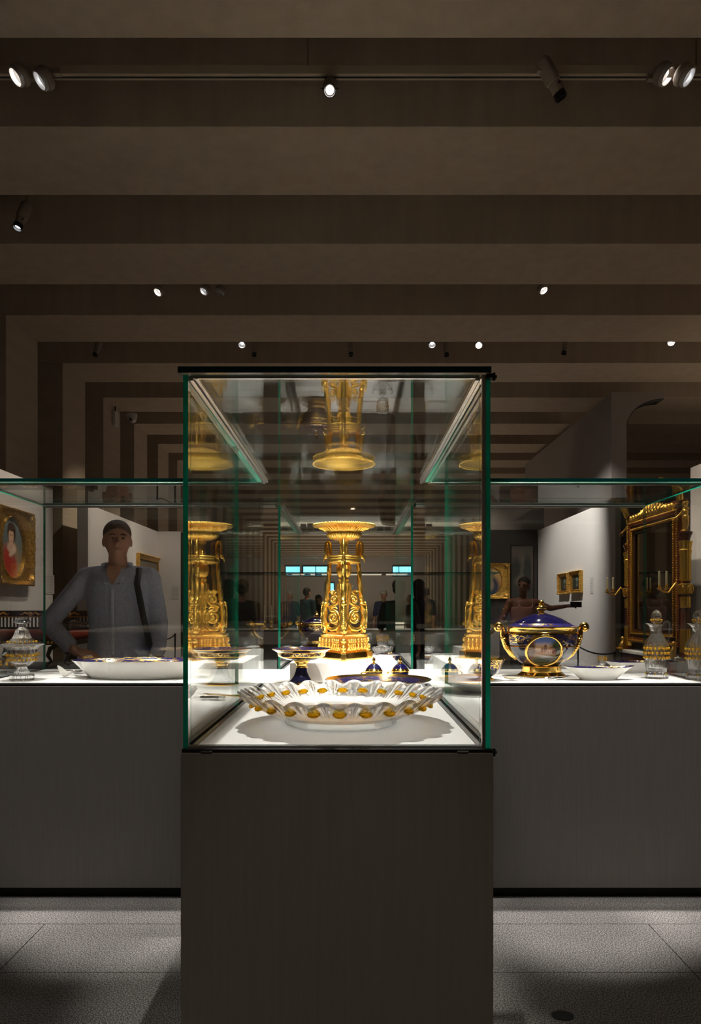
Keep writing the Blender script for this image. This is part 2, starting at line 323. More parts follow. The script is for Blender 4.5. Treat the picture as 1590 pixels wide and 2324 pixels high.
ce = thing('ceiling', kind='structure')
MB().box(XL-1.2, XR, YB, YF, ZS+.95, ZS+1.1).build('ceiling_slab', M['concrete'], ce, False)
wl = thing('wall_left', kind='structure')
MB().box(XL-1.2, XL-.95, YB, YF, 0, ZS+.95).build('wall_back', M['concrete_wall'], wl, False)
for k in range(-7, 28):
    y = Y0+PER*k
    if y+SW > YF or y < YB: continue
    MB().box(XL-.95, XR, y, y+SW, ZS, ZS+.95).build('concrete_beam', M['concrete'], ce, False, .006)
    MB().box(XL-.95, XL, y, y+SW, 0, ZS).build('concrete_pier', M['concrete_wall'], wl, False, .006)
tag(MB().box(XR, XR+.2, YB, YF, 0, ZS+1.1).build('wall_right', M['white_wall'], None, False), kind='structure')
tag(MB().box(XL-1.2, XR, YB-.2, YB, 0, ZS+1.1).build('wall_near', M['grey_wall'], None, False), kind='structure')
tag(MB().box(XL-1.2, XR, YF, YF+.2, 0, ZS+1.1).build('wall_far', M['white_wall'], None, False), kind='structure')
for i, (x0, x1, y0, y1) in enumerate([(687, 746, 1285, 1307), (838, 846, 1275, 1281), (890, 926, 1285, 1307), (738, 758, 1323, 1344)]):
    if i == 1: continue
    a = P(x0, y1, YF-.06); b = P(x1, y0, YF-.06); r = thing('window_%d' % (i+1), kind='structure')
    n = max(1, int((b.x-a.x)/.6)); fw = (b.x-a.x)/n
    for j in range(n): MB().box(a.x+fw*j+.03, a.x+fw*(j+1)-.03, a.y, a.y+.01, a.z+.03, b.z-.03).build('window_pane', M['window'], r, False)
    m = MB()
    for j in range(n+1): m.box(a.x+fw*j-.03, a.x+fw*j+.03, a.y-.03, a.y+.05, a.z, b.z)
    m.box(a.x, b.x, a.y-.03, a.y+.05, a.z-.03, a.z+.03); m.box(a.x, b.x, a.y-.03, a.y+.05, b.z-.03, b.z+.03)
    m.build('window_frame', M['blackmetal'], r, False)

# partition walls of the exhibition
TP = HC+1.43
def wall(name, x0, x1, y0, y1, z1, m, z0=0):
    return tag(MB().box(x0, x1, y0, y1, z0, z1).build(name, m, None, False, .003), kind='structure')
wall('wall_partition_left_near', -3.75, -3.6, 4.6, 8.47, TP, M['white_wall'])
wall('wall_partition_left_far', -3.75, -3.6, 9.6, 13.0, TP, M['white_wall'])
wall('wall_partition_left_end', -3.75, -3.17, 13.0, 13.15, TP, M['white_wall'])
wall('wall_panel_left_black', -3.17, -2.2, 13.0, 13.15, TP-.02, M['black_wall'])
wall('wall_partition_right_far', 3.35, 3.5, 9.0, 12.75, HC+1.42, M['white_wall'])
wall('wall_partition_right_near', 3.35, 3.5, 4.2, 7.0, HC+1.40, M['white_wall'])
wall('wall_panel_right_black', 3.42, 3.5, 7.0, 9.0, HC+1.30, M['black_wall'])
wall('wall_end_right', 1.55, 3.5, 12.9, 13.05, HC+1.9, M['grey_wall'])
dp = wall('wall_panel_end_black', 1.62, 3.35, 12.82, 12.9, HC+1.44, M['black_wall'])
# tall taupe wall that carries the arch
df = 10.6; XA = 587*df/F; ZA = HC+492*df/F
wall('wall_tall_taupe', XA, XA+.16, df+.3, 15.9, ZA, M['grey_wall'])
cxa, cza = 4.68, HC+417*df/F-.03; ra = cxa-4.115
poly = [(XA, 0), (4.115, 0), (4.115, cza)]+[(cxa-ra*math.cos(t), cza+(HC+3.165-cza)*math.sin(t)) for t in [PI/2*i/16 for i in range(1, 17)]]+[(cxa, ZA), (XA, ZA)]
ar = MB().prism(poly, df, df+.3, 0); tag(ar.build('wall_arch_taupe', M['grey_wall'], None, False), kind='structure')

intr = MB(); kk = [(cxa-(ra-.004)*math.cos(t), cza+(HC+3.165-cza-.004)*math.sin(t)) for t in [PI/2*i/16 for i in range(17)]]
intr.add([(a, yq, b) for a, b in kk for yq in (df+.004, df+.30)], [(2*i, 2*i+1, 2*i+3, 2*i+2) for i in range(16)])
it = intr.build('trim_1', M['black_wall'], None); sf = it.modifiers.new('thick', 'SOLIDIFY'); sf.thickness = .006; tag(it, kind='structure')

# ------------------------------------------------------------------ the cross-shaped display case
GX0, GX1 = -.398, .322; DN = 1.68; D1, D2, D3 = 3.10, 3.83, 5.23; XE0, XE1 = -1.68, 1.587
ZD = HC-.326; ZT = HC+.559; TH = .012
case = thing('display_case', (-.038, 3.465, 0), 0, 'cross shaped glass display case on taupe veneered plinths in the middle', 'display case')
C0 = Matrix.Translation((.038, -3.465, 0))
def cm(): m = MB(); m.X = C0; return m
XM = [(-.406, .332, 1.664, D1), (XE0-.01, XE1+.01, D1-.006, D2+.01), (GX0, GX1, D2+.01, D3)]
for i, (x0, x1, y0, y1) in enumerate(XM):
    cm().box(x0, x1, y0, y1, .045, ZD-.014).build('plinth', M['plinth'], case, False, .002)
    cm().box(x0+.03, x1-.03, y0+.03, y1-.03, 0, .045).build('toe_kick', M['toe'], case, False)
    cm().box(x0+.002, x1-.002, y0+.002, y1-.002, ZD-.014, ZD-.006).build('base_frame', M['blackmetal'], case, False)
cm().box(GX0+TH+.014, GX1-TH-.014, DN+.02, D1+.014, ZD-.006, ZD).build('deck_panel', M['deck'], case, False, .001)
cm().box(XE0+TH+.014, XE1-TH-.014, D1+.016, D2-.016, ZD-.006, ZD).build('deck_panel', M['deck'], case, False, .001)
cm().box(GX0+TH+.014, GX1-TH-.014, D2-.014, D3-.03, ZD-.006, ZD).build('deck_panel', M['deck'], case, False, .001)
sm = cm()                                   # grey seals round the deck
def seal(x0, x1, y0, y1): sm.box(x0, x1, y0, y1, ZD-.006, ZD-.001)
for x in (GX0+TH, GX1-TH-.012): seal(x, x+.012, DN, D1); seal(x, x+.012, D2, D3)
for x in (XE0+TH, XE1-TH-.012): seal(x, x+.012, D1+.02, D2-.02)
for a, b in ((XE0, GX0), (GX1, XE1)): seal(a, b, D1+.002, D1+.014); seal(a, b, D2-.014, D2-.002)
seal(GX0, GX1, DN+.007, DN+.018)
sm.build('deck_seal', M['seam'], case, False)
def pane(x0, x1, y0, y1, z0, z1, top=False, clear=()):
    # broad faces clear, narrow edges green
    m = cm(); m.box(x0, x1, y0, y1, z0, z1)
    dx, dy, dz = x1-x0, y1-y0, z1-z0; thin = min((dx, 0), (dy, 1), (dz, 2))[1]
    broad = {0: (3, 5), 1: (2, 4), 2: (0, 1)}[thin]
    m.m = [0 if i in broad or i in clear else 1 for i in range(6)]
    return m.build('glass_pane', [M['glass'], M['edge_top'] if top else M['edge']], case, False)
zb = ZD-.006
yj = 2.42
for a, b in ((DN, yj-.0006), (yj+.0006, D1)):
    pane(GX0-TH*.5, GX0+TH*.5, a, b, zb, ZT-.001, clear=(4,)); pane(GX1-TH*.5, GX1+TH*.5, a, b, zb, ZT-.001, clear=(4,))
pane(GX0+TH, GX1-TH-.008, DN, DN+.004, zb, ZT-.001)
for a, b in ((XE0, GX0-TH), (GX1+TH, XE1)):
    cl = (3,) if a < -1 else (5,)
    pane(a+TH, b, D1, D1+.008, zb, ZT-.001, clear=cl); pane(a+TH, b, D2-.008, D2, zb, ZT-.001, clear=cl)
for x in (XE0, XE1-TH): pane(x, x+TH, D1, D2, zb, ZT-.001)
for x in (GX0-TH*.5, GX1-TH*.5): pane(x, x+TH, D2+.001, D3-.01, zb, ZT-.001)
pane(GX0+TH, GX1-TH, D3-.01, D3-.002, zb, ZT-.001)
pane(GX0-.016, GX1+.006, DN-.012, D1-.0035, ZT, ZT+.015, True, (4,))
pane(XE0-.004, GX0-.010, D1-.003, D2+.004, ZT, ZT+.015, True, (3,)); pane(GX0-.0095, GX1+.0055, D1-.003, D2+.004, ZT, ZT+.015, True, (2, 3, 4, 5)); pane(GX1+.006, XE1+.004, D1-.003, D2+.004, ZT, ZT+.015, True, (5,))
pane(GX0-.01, GX1+.01, D2+.006, D3, ZT, ZT+.015, True, (2,))
# aluminium rails below the roof glass, double profile
def rail(x0, x1, y0, y1):
    along_y = (y1-y0) > (x1-x0); m = cm(); z = ZT-.001
    if along_y: m.box(x0, x0+.010, y0, y1, z-.012, z); m.box(x0+.013, x0+.021, y0, y1, z-.008, z)
    else: m.box(x0, x1, y0, y0+.010, z-.012, z); m.box(x0, x1, y0+.013, y0+.021, z-.008, z)
    m.build('roof_rail', M['alu'], case, False, .001)
rail(GX0+.007, GX0+.03, DN+.006, D1-.02); rail(GX1-.029, GX1-.007, DN+.006, D1-.02)
rail(GX0+.007, GX0+.03, D2+.03, D3-.03); rail(GX1-.029, GX1-.007, D2+.03, D3-.03)
rail(XE0+.01, GX0-.02, D1+.01, D1+.03); rail(GX1+.02, XE1-.01, D1+.01, D1+.03)
rail(XE0+.01, GX0-.02, D2-.03, D2-.01); rail(GX1+.02, XE1-.01, D2-.03, D2-.01)
rail(GX0+.03, GX1-.03, D3-.04, D3-.02)
hd = cm(); hd.box(GX0+TH, GX1-TH-.008, DN+.005, DN+.013, ZT-.008, ZT-.001); hd.build('door_rail', M['alu'], case, False)
rs = cm(); rs.box(GX1-.0145, GX1-.0065, DN-.004, DN+.004, ZD-.012, ZT-.002); rs.build('door_stile', M['alu'], case, False)
for z in (ZT-.008, ZD-.016):
    h = cm(); h.box(GX1-.006, GX1+.014, DN-.014, DN+.01, z-.004, z+.006)
    h.tube([(GX1+.014, DN-.004, z+.001), (GX1+.02, DN-.004, z+.001)], .004, 8); h.tube([(GX1+.014, DN-.004, z-.008), (GX1+.014, DN-.004, z+.010)], .0035, 8)
    h.build('hinge', M['blackmetal'], case)
for x in (-.345, .26):
    t = cm(); t.box(x-.013, x+.013, 1.660, 1.663, ZD-.012, ZD-.009); t.build('catch_plate', M['alu'], case, False)

def block(name, x0, x1, y0, y1, h, lab):
    tag(MB().box(x0, x1, y0, y1, 0, h).build(name, M['deck'], None, False, .001), lab, 'display block').location = (0, 0, ZD)
BH = .08
block('display_block', -.285, .205, 3.20, 3.75, BH, 'low white block under the gilt tripod at the crossing')
block('display_block', -.36, -.07, 4.45, 4.95, .07, 'low white block under the dark tureen behind the tripod')

# ------------------------------------------------------------------ gilt tripod stand
def tripod(x, y, z):
    T = thing('tripod_stand', (x, y, z), 0, 'tall gilt bronze tripod stand with swan necks and shallow dish', 'tripod stand')
    G = M['gold']
    def tri(R, z, k=.0, n=10):           # triangle with a corner to the camera, sides curved inward by k
        cs = [Vector((R*math.sin(a), -R*math.cos(a), z)) for a in (0, 2*PI/3, 4*PI/3)]; out = []
        for i in range(3):
            a, b = cs[i], cs[(i+1) % 3]; mid = (a+b)/2; d = Vector((mid.x, mid.y, 0))
            for j in range(n):
                t = j/n; p = a.lerp(b, t); q = 4*t*(1-t); out.append(p - d.normalized()*k*q)
            # blunt corner
        return out
    def loft(secs, name, m, smooth=True):
        mb = MB(); n = len(secs[0]); v = [p for s in secs for p in s]; f = []
        for i in range(len(secs)-1):
            for j in range(n): f.append((i*n+j, i*n+(j+1) % n, (i+1)*n+(j+1) % n, (i+1)*n+j))
        f.append(tuple(range(n-1, -1, -1))); f.append(tuple((len(secs)-1)*n+j for j in range(n)))
        mb.add(v, f); return mb.build(name, m, T, smooth)
    loft([tri(.152, 0, .012), tri(.152, .004, .012), tri(.149, .03, .012), tri(.146, .034, .012)], 'base_plate', M['gold_bright'])
    loft([tri(.138, .034, .02), tri(.134, .06, .03), tri(.128, .085, .035), tri(.126, .108, .03)], 'carved_base', M['gold_matte'])
    loft([tri(.128, .108, .02), tri(.136, .114, .02), tri(.137, .121, .02), tri(.128, .125, .02), tri(.12, .130, .02)], 'cornice', G)
    # acanthus leaves and scrolls all round the carved base
    for s in range(3):
        A = Matrix.Rotation(2*PI/3*s+PI/3, 4, 'Z'); m = MB(); m.X = A
        for i in range(-3, 4):
            xx = i*.026; yy = -.052-.004*abs(i)
            for sgn in (-1, 1):
                m.tube([(xx+sgn*.011*math.sin(t)*(1-t/9), yy-.010+.002*math.cos(t), .044+.006*t+.006*math.cos(t*1.5)) for t in [k*.8 for k in range(10)]], [.0045-.0003*k for k in range(10)], 6)
            m.ball((xx, yy-.012, .092), (.007, .006, .010), 8, 6)
            m.ball((xx+.013, yy-.008, .056), (.005, .005, .009), 8, 6)
        m.build('acanthus_frieze', M['gold_matte'], T)
        m = MB(); m.X = A
        for i in range(26): m.ball(((i-12.5)*.0085, -.060+.00001*i, .1175), .0032, 6, 4)
        m.build('beaded_edge', G, T)
    for s in range(3):
        A = Matrix.Rotation(2*PI/3*s, 4, 'Z')
        # paw block at each corner of the base
        m = MB(); m.X = A; m.box(-.0125, .0125, -.158, -.128, 0, .036); m.build('corner_block', M['gold_bright'], T, False, .002)
        m = MB(); m.X = A; m.ball((0, -.138, .045), (.011, .014, .010), 10, 8); m.ball((0, -.141, .062), (.012, .009, .012), 12, 8)
        m.tube([(0, -.134, .05), (0, -.131, .08), (0, -.135, .105)], [.008, .007, .010], 8)
        m.ball((0, -.136, .095), (.013, .009, .012), 10, 8); m.build('corner_mask', G, T)
        # leg: foliate shaft rising inward
        prof = [(-.108, .128, .010), (-.110, .14, .015), (-.107, .150, .012), (-.112, .165, .014), (-.113, .2, .0145), (-.112, .24, .0145), (-.107, .265, .014), (-.104, .27, .017),
                (-.103, .28, .0125), (-.1, .295, .0115), (-.094, .34, .0125), (-.089, .39, .0115), (-.085, .44, .0105), (-.082, .47, .010), (-.081, .485, .0125)]
        m = MB(); m.X = A; n = 16; v = []; f = []
        N_ = 70; pts = []
        for i in range(N_+1):
            u = i/N_*(len(prof)-1); k = min(int(u), len(prof)-2); q = u-k; pts.append([prof[k][c]*(1-q)+prof[k+1][c]*q for c in range(3)])
        for i, (yy, zz, r) in enumerate(pts):
            for j in range(n):
                t = 2*PI*j/n; rr = r*(1+.16*math.sin(t*3+i*.9)); v.append((rr*math.cos(t), yy+rr*math.sin(t), zz))
        for i in range(N_):
            for j in range(n): f.append((i*n+j, i*n+(j+1) % n, (i+1)*n+(j+1) % n, (i+1)*n+j))
        m.add(v, f); leg = m.build('leg', G, T)
        m = MB(); m.X = A
        for i in range(12): m.ball((0, -.128-.0004*i*(11-i)*.2, .155+.0095*i), (.005, .004, .0055), 6, 5)
        m.ball((0, -.120, .272), (.012, .010, .012), 10, 6); m.build('leg_beading', G, T)
        # swan neck over the ring: up, over and down outside, ending in a head
        m = MB(); m.X = A
        arc = [(0, -.080, .48), (0, -.078, .51), (0, -.077, .54), (0, -.080, .565), (0, -.088, .578), (0, -.097, .577), (0, -.103, .565), (0, -.104, .545), (0, -.101, .525), (0, -.101, .51)]
        m.tube(arc, [.0105, .0095, .009, .0085, .008, .008, .0085, .0095, .010, .008], 12)
        m.ball((0, -.105, .507), (.009, .011, .012), 12, 8); m.tube([(0, -.111, .503), (0, -.118, .488), (0, -.117, .478)], [.006, .004, .002], 8)
        m.build('swan_neck', G, T)
        m = MB(); m.X = A; m.tube([(0, -.079, .495), (.012, -.08, .52), (.016, -.085, .548)], [.008, .006, .002], 8, flat=.5); m.tube([(0, -.079, .495), (-.012, -.08, .52), (-.016, -.085, .548)], [.008, .006, .002], 8, flat=.5)
        m.build('wing', G, T)
    # scrolls: one on each side, two spirals, a palmette and a beast's head at the foot
    for s, side in ((0, -1), (1, -1), (2, -1)):
        A = Matrix.Rotation(2*PI/3*s-PI/2, 4, 'Z')
        m = MB(); m.X = A; yy = 0; cx = .060
        def spiral(c, r0, r1, a0, a1, n=30):
            return [(c[0]+side*(r0+(r1-r0)*i/n)*math.cos(a0+(a1-a0)*i/n), yy, c[1]+(r0+(r1-r0)*i/n)*math.sin(a0+(a1-a0)*i/n)) for i in range(n+1)]
        big = spiral((cx, .205), .034, .005, PI*.6, -PI*3.2, 54)
        m.tube(big, [.0085-.0035*i/54 for i in range(55)], 10)
        sml = spiral((cx+side*.002, .292), .027, .005, -PI*.5, PI*2.8, 46)
        m.tube(sml, [.0072-.003*i/46 for i in range(47)], 10)
        m.tube([(cx+side*.002, yy, .265), (cx-side*.022, yy, .252), (cx-side*.012, yy, .236)], [.0072, .010, .0085], 10)
        m.tube([(cx-side*.012, yy, .250), (cx+side*.012, yy-.003, .256), (cx+side*.022, yy, .246)], [.004, .006, .002], 8)
        m.ball((cx, yy-.002, .205), (.011, .009, .011), 14, 10); m.ball((cx+side*.002, yy-.002, .292), (.008, .007, .008), 10, 6)
        m.tube([(cx+side*.034, yy, .21), (cx+side*.040, yy, .175), (cx+side*.020, yy, .147), (cx-side*.010, yy-.004, .142), (cx-side*.032, yy-.006, .150)], [.008, .012, .014, .012, .007], 12)
        m.ball((cx-side*.034, yy-.006, .156), (.010, .010, .012), 10, 8); m.tube([(cx-side*.038, yy-.008, .163), (cx-side*.030, yy-.008, .180)], [.005, .002], 6)
        for k in range(-3, 4): m.tube([(cx-side*.004, yy, .316), (cx-side*.004+k*.005, yy-.002, .331-abs(k)*.001), (cx-side*.004+k*.0085, yy-.004, .342-abs(k)*.0035)], [.0035, .0042, .0018], 7)
        m.build('scroll_ornament', G, T)
    # middle ring and central baluster
    m = MB(); n = 72
    for z0, r in ((.474, .0045), (.4885, .0035), (.500, .0048)): m.tube([(.079*math.cos(2*PI*i/n), .079*math.sin(2*PI*i/n), z0) for i in range(n)], r, 8, closed=True)
    m.lathe([(.076, .474), (.081, .478), (.081, .498), (.076, .502), (.073, .498), (.073, .478), (.076, .474)], 72, cap=False)
    m.build('middle_ring', G, T)
    st = [(0, .12), (.035, .125), (.036, .135), (.022, .15), (.018, .2), (.024, .27), (.034, .32), (.037, .35), (.033, .368), (.02, .378), (.026, .386), (.026, .392), (.018, .398), (.030, .41), (.036, .43), (.034, .455), (.024, .475), (.018, .49), (.026, .50),
          (.02, .53), (.017, .56), (.03, .585), (.045, .59), (0, .592)]
    m = MB(); m.lathe(st, 48, fn=lambda t, i, r, z: (r*(1+.05*math.cos(12*t)), z)); m.build('central_stem', M['gold_matte'], T)
    # dish
    def flute(t, i, r, z): return (r*(1+(.018*math.cos(40*t) if i < 6 else 0)), z)
    ds = [(0, .580), (.045, .582), (.072, .59), (.083, .602), (.085, .612), (.079, .617), (.081, .622), (.088, .628), (.100, .636), (.122, .643), (.142, .647), (.150, .648), (.1525, .652), (.149, .656), (.136, .656), (.11, .648), (.085, .636), (.05, .630), (0, .628)]
    m = MB(); m.lathe(ds, 160, fn=flute, mi=[0]*8+[1]*2+[0]*9); m.build('dish', [G, M['gold_matte']], T)
    m = MB()
    for i in range(90):
        t = 2*PI*i/90; m.ball((.1505*math.cos(t), .1505*math.sin(t), .6545), .0042, 6, 5)
    m.build('dish_beading', G, T)
    m = MB()
    for i in range(36):
        t = 2*PI*i/36; R = Matrix.Rotation(t, 4, 'Z'); m.X = R
        m.tube([(0, -.091, .626), (0, -.104, .636), (0, -.122, .6405)], [.003, .0035, .002], 6); m.ball((.006, -.112, .6375), (.0025, .004, .002), 6, 4)
    m.X = None; m.build('dish_frieze', G, T)
    return T
tripod(-.043, 3.455, ZD+BH)
# ------------------------------------------------------------------ tableware on the decks
def Dk(px, d): return ((px-800)*d/F, d)
# cut crystal dish with amber bosses
def crystal_dish(x, y, z):
    T = thing('crystal_dish', (x, y, z), 0, 'large round cut crystal dish with scalloped rim and amber bosses at the front', 'dish')
    K = 24; n = K*18; R = .288
    outer = [(.0, .020), (.17, .020), (.185, .021), (.20, .026), (.215, .034), (.232, .044), (.250, .055), (.266, .066), (.279, .076), (.288, .084)]
    inner = [(.285, .0845), (.274, .080), (.260, .070), (.244, .059), (.226, .048), (.208, .038), (.196, .0325), (.184, .031), (.175, .027), (.13, .026), (.125, .0255), (0, .0255)]
    def fine(pr, k):
        o = []
        for (r0, z0), (r1, z1) in zip(pr, pr[1:]):
            kk = k if max(r0, r1) > .20 else 1
            o += [(r0+(r1-r0)*j/kk, z0+(z1-z0)*j/kk) for j in range(kk)]
        return o+[pr[-1]]
    outer = fine(outer, 5); inner = fine(inner, 4)
    prof = outer+inner; no = len(outer)
    def fn(t, i, r, z):
        u = ((t*K/(2*PI)) % 1)-.5                  # -0.5..0.5 inside one fan
        s = max(0, min(1, (r-.205)/(.288-.205)))
        if s <= 0: return r, z
        rise = s*s*(.017*math.cos(u*PI)-.008)
        if r > .205:
            ph = math.atan2(u, .18+s)             # fan flutes open from the foot of each lobe
            g = abs(math.sin(ph*11))*.0055*s
            if abs(u) > .36: g = (abs(math.sin((u+s)*38))*.5+abs(math.sin((u-s)*38))*.5)*.0022*s
            r += (g if i < no else -g*.5)
        return r+.004*s*math.cos(u*PI), z+rise
    m = MB(); m.lathe(prof, n, fn=fn); m.build('bowl', M['crystal'], T)
    m = MB(); m.lathe([(.150, 0), (.158, 0), (.163, .02), (.150, .02), (.150, 0)], 96, cap=False, fn=lambda t, i, r, z: (r+.0015*math.cos(48*t), z)); m.build('foot_ring', M['crystal_c'], T)
    proto = None
    for k in range(K):
        t = 2*PI*(k+.5+.5)/K - PI*2*.5/K + PI/K
        if proto is None:
            b = MB(); b.ball((0, 0, 0), (.019, .0085, .0155), 8, 5, X=Matrix.Rotation(math.radians(-52), 4, 'X'))
            proto = b.build('amber_boss', M['amber_boss'], T, False); o = proto
        else: o = proto.copy(); COL.objects.link(o); o.parent = T
        o.location = (.253*math.cos(t), .253*math.sin(t), .0600); o.rotation_euler = (0, 0, t+PI/2)
crystal_dish(-.033, 2.035, ZD)

# tazza
def tazza(x, y, z):
    T = thing('tazza', (x, y, z), 0, 'cobalt and gilt footed tazza left of the tripod', 'footed dish')
    m = MB(); m.lathe([(0, 0), (.070, 0), (.071, .004), (.066, .008), (.060, .0105), (.046, .020), (.034, .036), (.026, .056), (.023, .072)], 64, mi=[0, 0, 0, 0, 1, 1, 1, 1]); m.build('foot', [M['gold_bright'], M['darkglaze']], T)
    m = MB(); m.lathe([(.023, .072), (.026, .074), (.026, .078), (.022, .081), (.024, .088), (.030, .092), (.031, .097), (.034, .099), (.036, .103), (.02, .105)], 64); m.build('gilt_knop', M['gold_bright'], T)
    m = MB(); m.lathe([(.02, .103), (.036, .104), (.065, .108), (.090, .117), (.100, .122), (.102, .125), (.106, .139), (.112, .143), (.125, .151), (.129, .154), (.126, .1555), (.112, .149), (.10, .142), (.085, .133), (.04, .124), (0, .122)], 96,
      mi=[1, 1, 0, 2, 2, 3, 2, 0, 2, 2, 3, 3, 0, 3, 1]); m.build('bowl', [M['darkglaze'], M['cobalt'], M['gold_bright'], M['cobalt_gold_s']], T)
x, y = Dk(684, 3.05); tazza(x, y, ZD)

# broad plate with cobalt rim
def plate(x, y, z, R, h, name, lab, sy=1, tilt=None):
    T = thing(name, (x, y, z), 0, lab, 'plate')
    q = R/.212
    m = MB(); m.lathe([(0, .003), (.085*q, .003), (.088*q, 0), (.094*q, 0), (.098*q, .006), (.14*q, h*.45), (.18*q, h*.78), (R-.002, h-.001), (R, h+.001), (R-.003, h+.0025)], 96, sy=sy, cap=False); m.build('body', M['porcelain'], T)
    m = MB(); m.lathe([(R, h+.001), (R-.003, h+.0028), (.19*q, h-.005), (.15*q, h-.021), (.142*q, h-.024), (.11*q, h-.032), (0, h-.034)], 96, sy=sy, U=1, cap=False,
      mi=[2, 2, 0, 2, 3, 3]); m.build('decorated_well', [M['cobalt_gold'], M['cobalt'], M['gold_bright'], M['porcelain']], T)
    return T
x, y = Dk(858, 2.80); plate(x, y, ZD, .211, .047, 'plate', 'wide shallow plate with cobalt and gilt rim behind the crystal dish')
# covered cups
def cup(x, y, z, lab, rz):
    T = thing('covered_cup', (x, y, z), rz, lab, 'covered cup', 'gilt covered cups')
    m = MB(); m.lathe([(0, 0), (.024, 0), (.026, .003), (.022, .007), (.030, .016), (.037, .03), (.0385, .05), (.038, .054)], 40, mi=[0, 0, 0, 1, 2, 1, 0], cap=False); m.build('cup_body', [M['gold_bright'], M['cobalt'], M['cobalt_gold_s']], T)
    m = MB(); m.lathe([(.0395, .054), (.0405, .0565), (.037, .060), (.033, .067), (.025, .078), (.014, .087), (.008, .090)], 40, mi=[0, 0, 0, 1, 1, 0]); lid = m.build('lid', [M['gold_bright'], M['cobalt']], T)
    m = MB(); m.lathe([(.008, .089), (.004, .094), (.0065, .098), (.008, .103), (.006, .109), (.002, .116), (0, .1175)], 20); m.build('finial', M['gold_bright'], lid)
    m = MB(); m.tube([(-.037, 0, .048), (-.047, 0, .052), (-.055, 0, .046), (-.055, 0, .034), (-.047, 0, .026), (-.037, 0, .022)], [.003, .0035, .004, .0035, .003, .003], 10); m.build('handle', M['gold_bright'], T)
x, y = Dk(848, 3.07); cup(x, y, ZD, 'small gilt covered cup with blue lid, left one of the pair', .1)
x, y = Dk(908, 3.08); cup(x, y, ZD, 'small gilt covered cup with blue lid, right one of the pair', -.15)

# cutlery
def spoon(loc, rz, m_, lab, L=.24, bowlm=None, nm='spoon', tilt=0):
    T = thing(nm, loc, rz, lab, 'spoon'); T.rotation_euler[1] = tilt
    v = []; uv = None; m = MB(); n = 12; k = 7; r1, r2 = .036, .021
    for s in range(2):
        for i in range(k+1):
            q = i/k
            for j in range(n*2):
                a = PI*j/n; v.append((q*r1*math.cos(a), q*r2*math.sin(a), .006+.010*q*q+(.0012 if s else 0)))
    f = []
    N = n*2
    for s in range(2):
        o = s*(k+1)*N
        for i in range(k):
            for j in range(N): f.append((o+i*N+j, o+i*N+(j+1) % N, o+(i+1)*N+(j+1) % N, o+(i+1)*N+j))
    o2 = (k+1)*N
    for j in range(N): f.append((k*N+j, k*N+(j+1) % N, o2+k*N+(j+1) % N, o2+k*N+j))
    m.add(v, f); m.build('spoon_bowl', bowlm or m_, T)
    m = MB(); m.tube([(-.034, 0, .016), (-.06, 0, .014), (-.11, 0, .009), (-L*.7, 0, .008), (-L*.88, 0, .008), (-L, 0, .009)], [.004, .003, .0028, .004, .0065, .005], 10); m.build('handle', m_, T)
    return T
def knife(loc, rz, lab, L=.22):
    T = thing('knife', loc, rz, lab, 'knife')
    m = MB(); m.prism([(0, .007), (.06, .0055), (.115, .007), (.13, .009), (.12, .0105), (0, .0115)], -.001, .001, X=Matrix.Rotation(PI/2, 4, 'X') @ Matrix.Translation((0, 0, -.009)));
    o = m.build('blade', M['silver'], T, False); o.location = (0, 0, .008)
    m = MB(); m.tube([(0, 0, .009), (-.012, 0, .009), (-.016, 0, .009), (-.03, 0, .009), (-.07, 0, .009), (-.085, 0, .009), (-.092, 0, .009)], [.005, .0085, .006, .0075, .0085, .0095, .006], 12); m.build('handle', M['silver'], T)
def fork(loc, rz, lab):
    T = thing('fork', loc, rz, lab, 'fork')
    m = MB(); m.tube([(-.16, 0, .008), (-.14, 0, .007), (-.06, 0, .006), (-.02, 0, .009)], [.006, .0065, .003, .003], 10); m.build('handle', M['gold_bright'], T)
    m = MB(); m.box(-.022, .0, -.0115, .0115, .009, .011)
    for i in range(4): yy = -.010+.0066*i; m.tube([(-.002, yy, .010), (.02, yy, .008), (.042, yy, .012)], [.0018, .0017, .0007], 6)
    m.build('tines', M['gold_bright'], T)
fork((-.27, 2.62, ZD), .25, 'gilt fork lying left of the crystal dish near the side pane')
knife((-.24, 2.52, ZD), .12, 'table knife lying left of the crystal dish near the side pane')

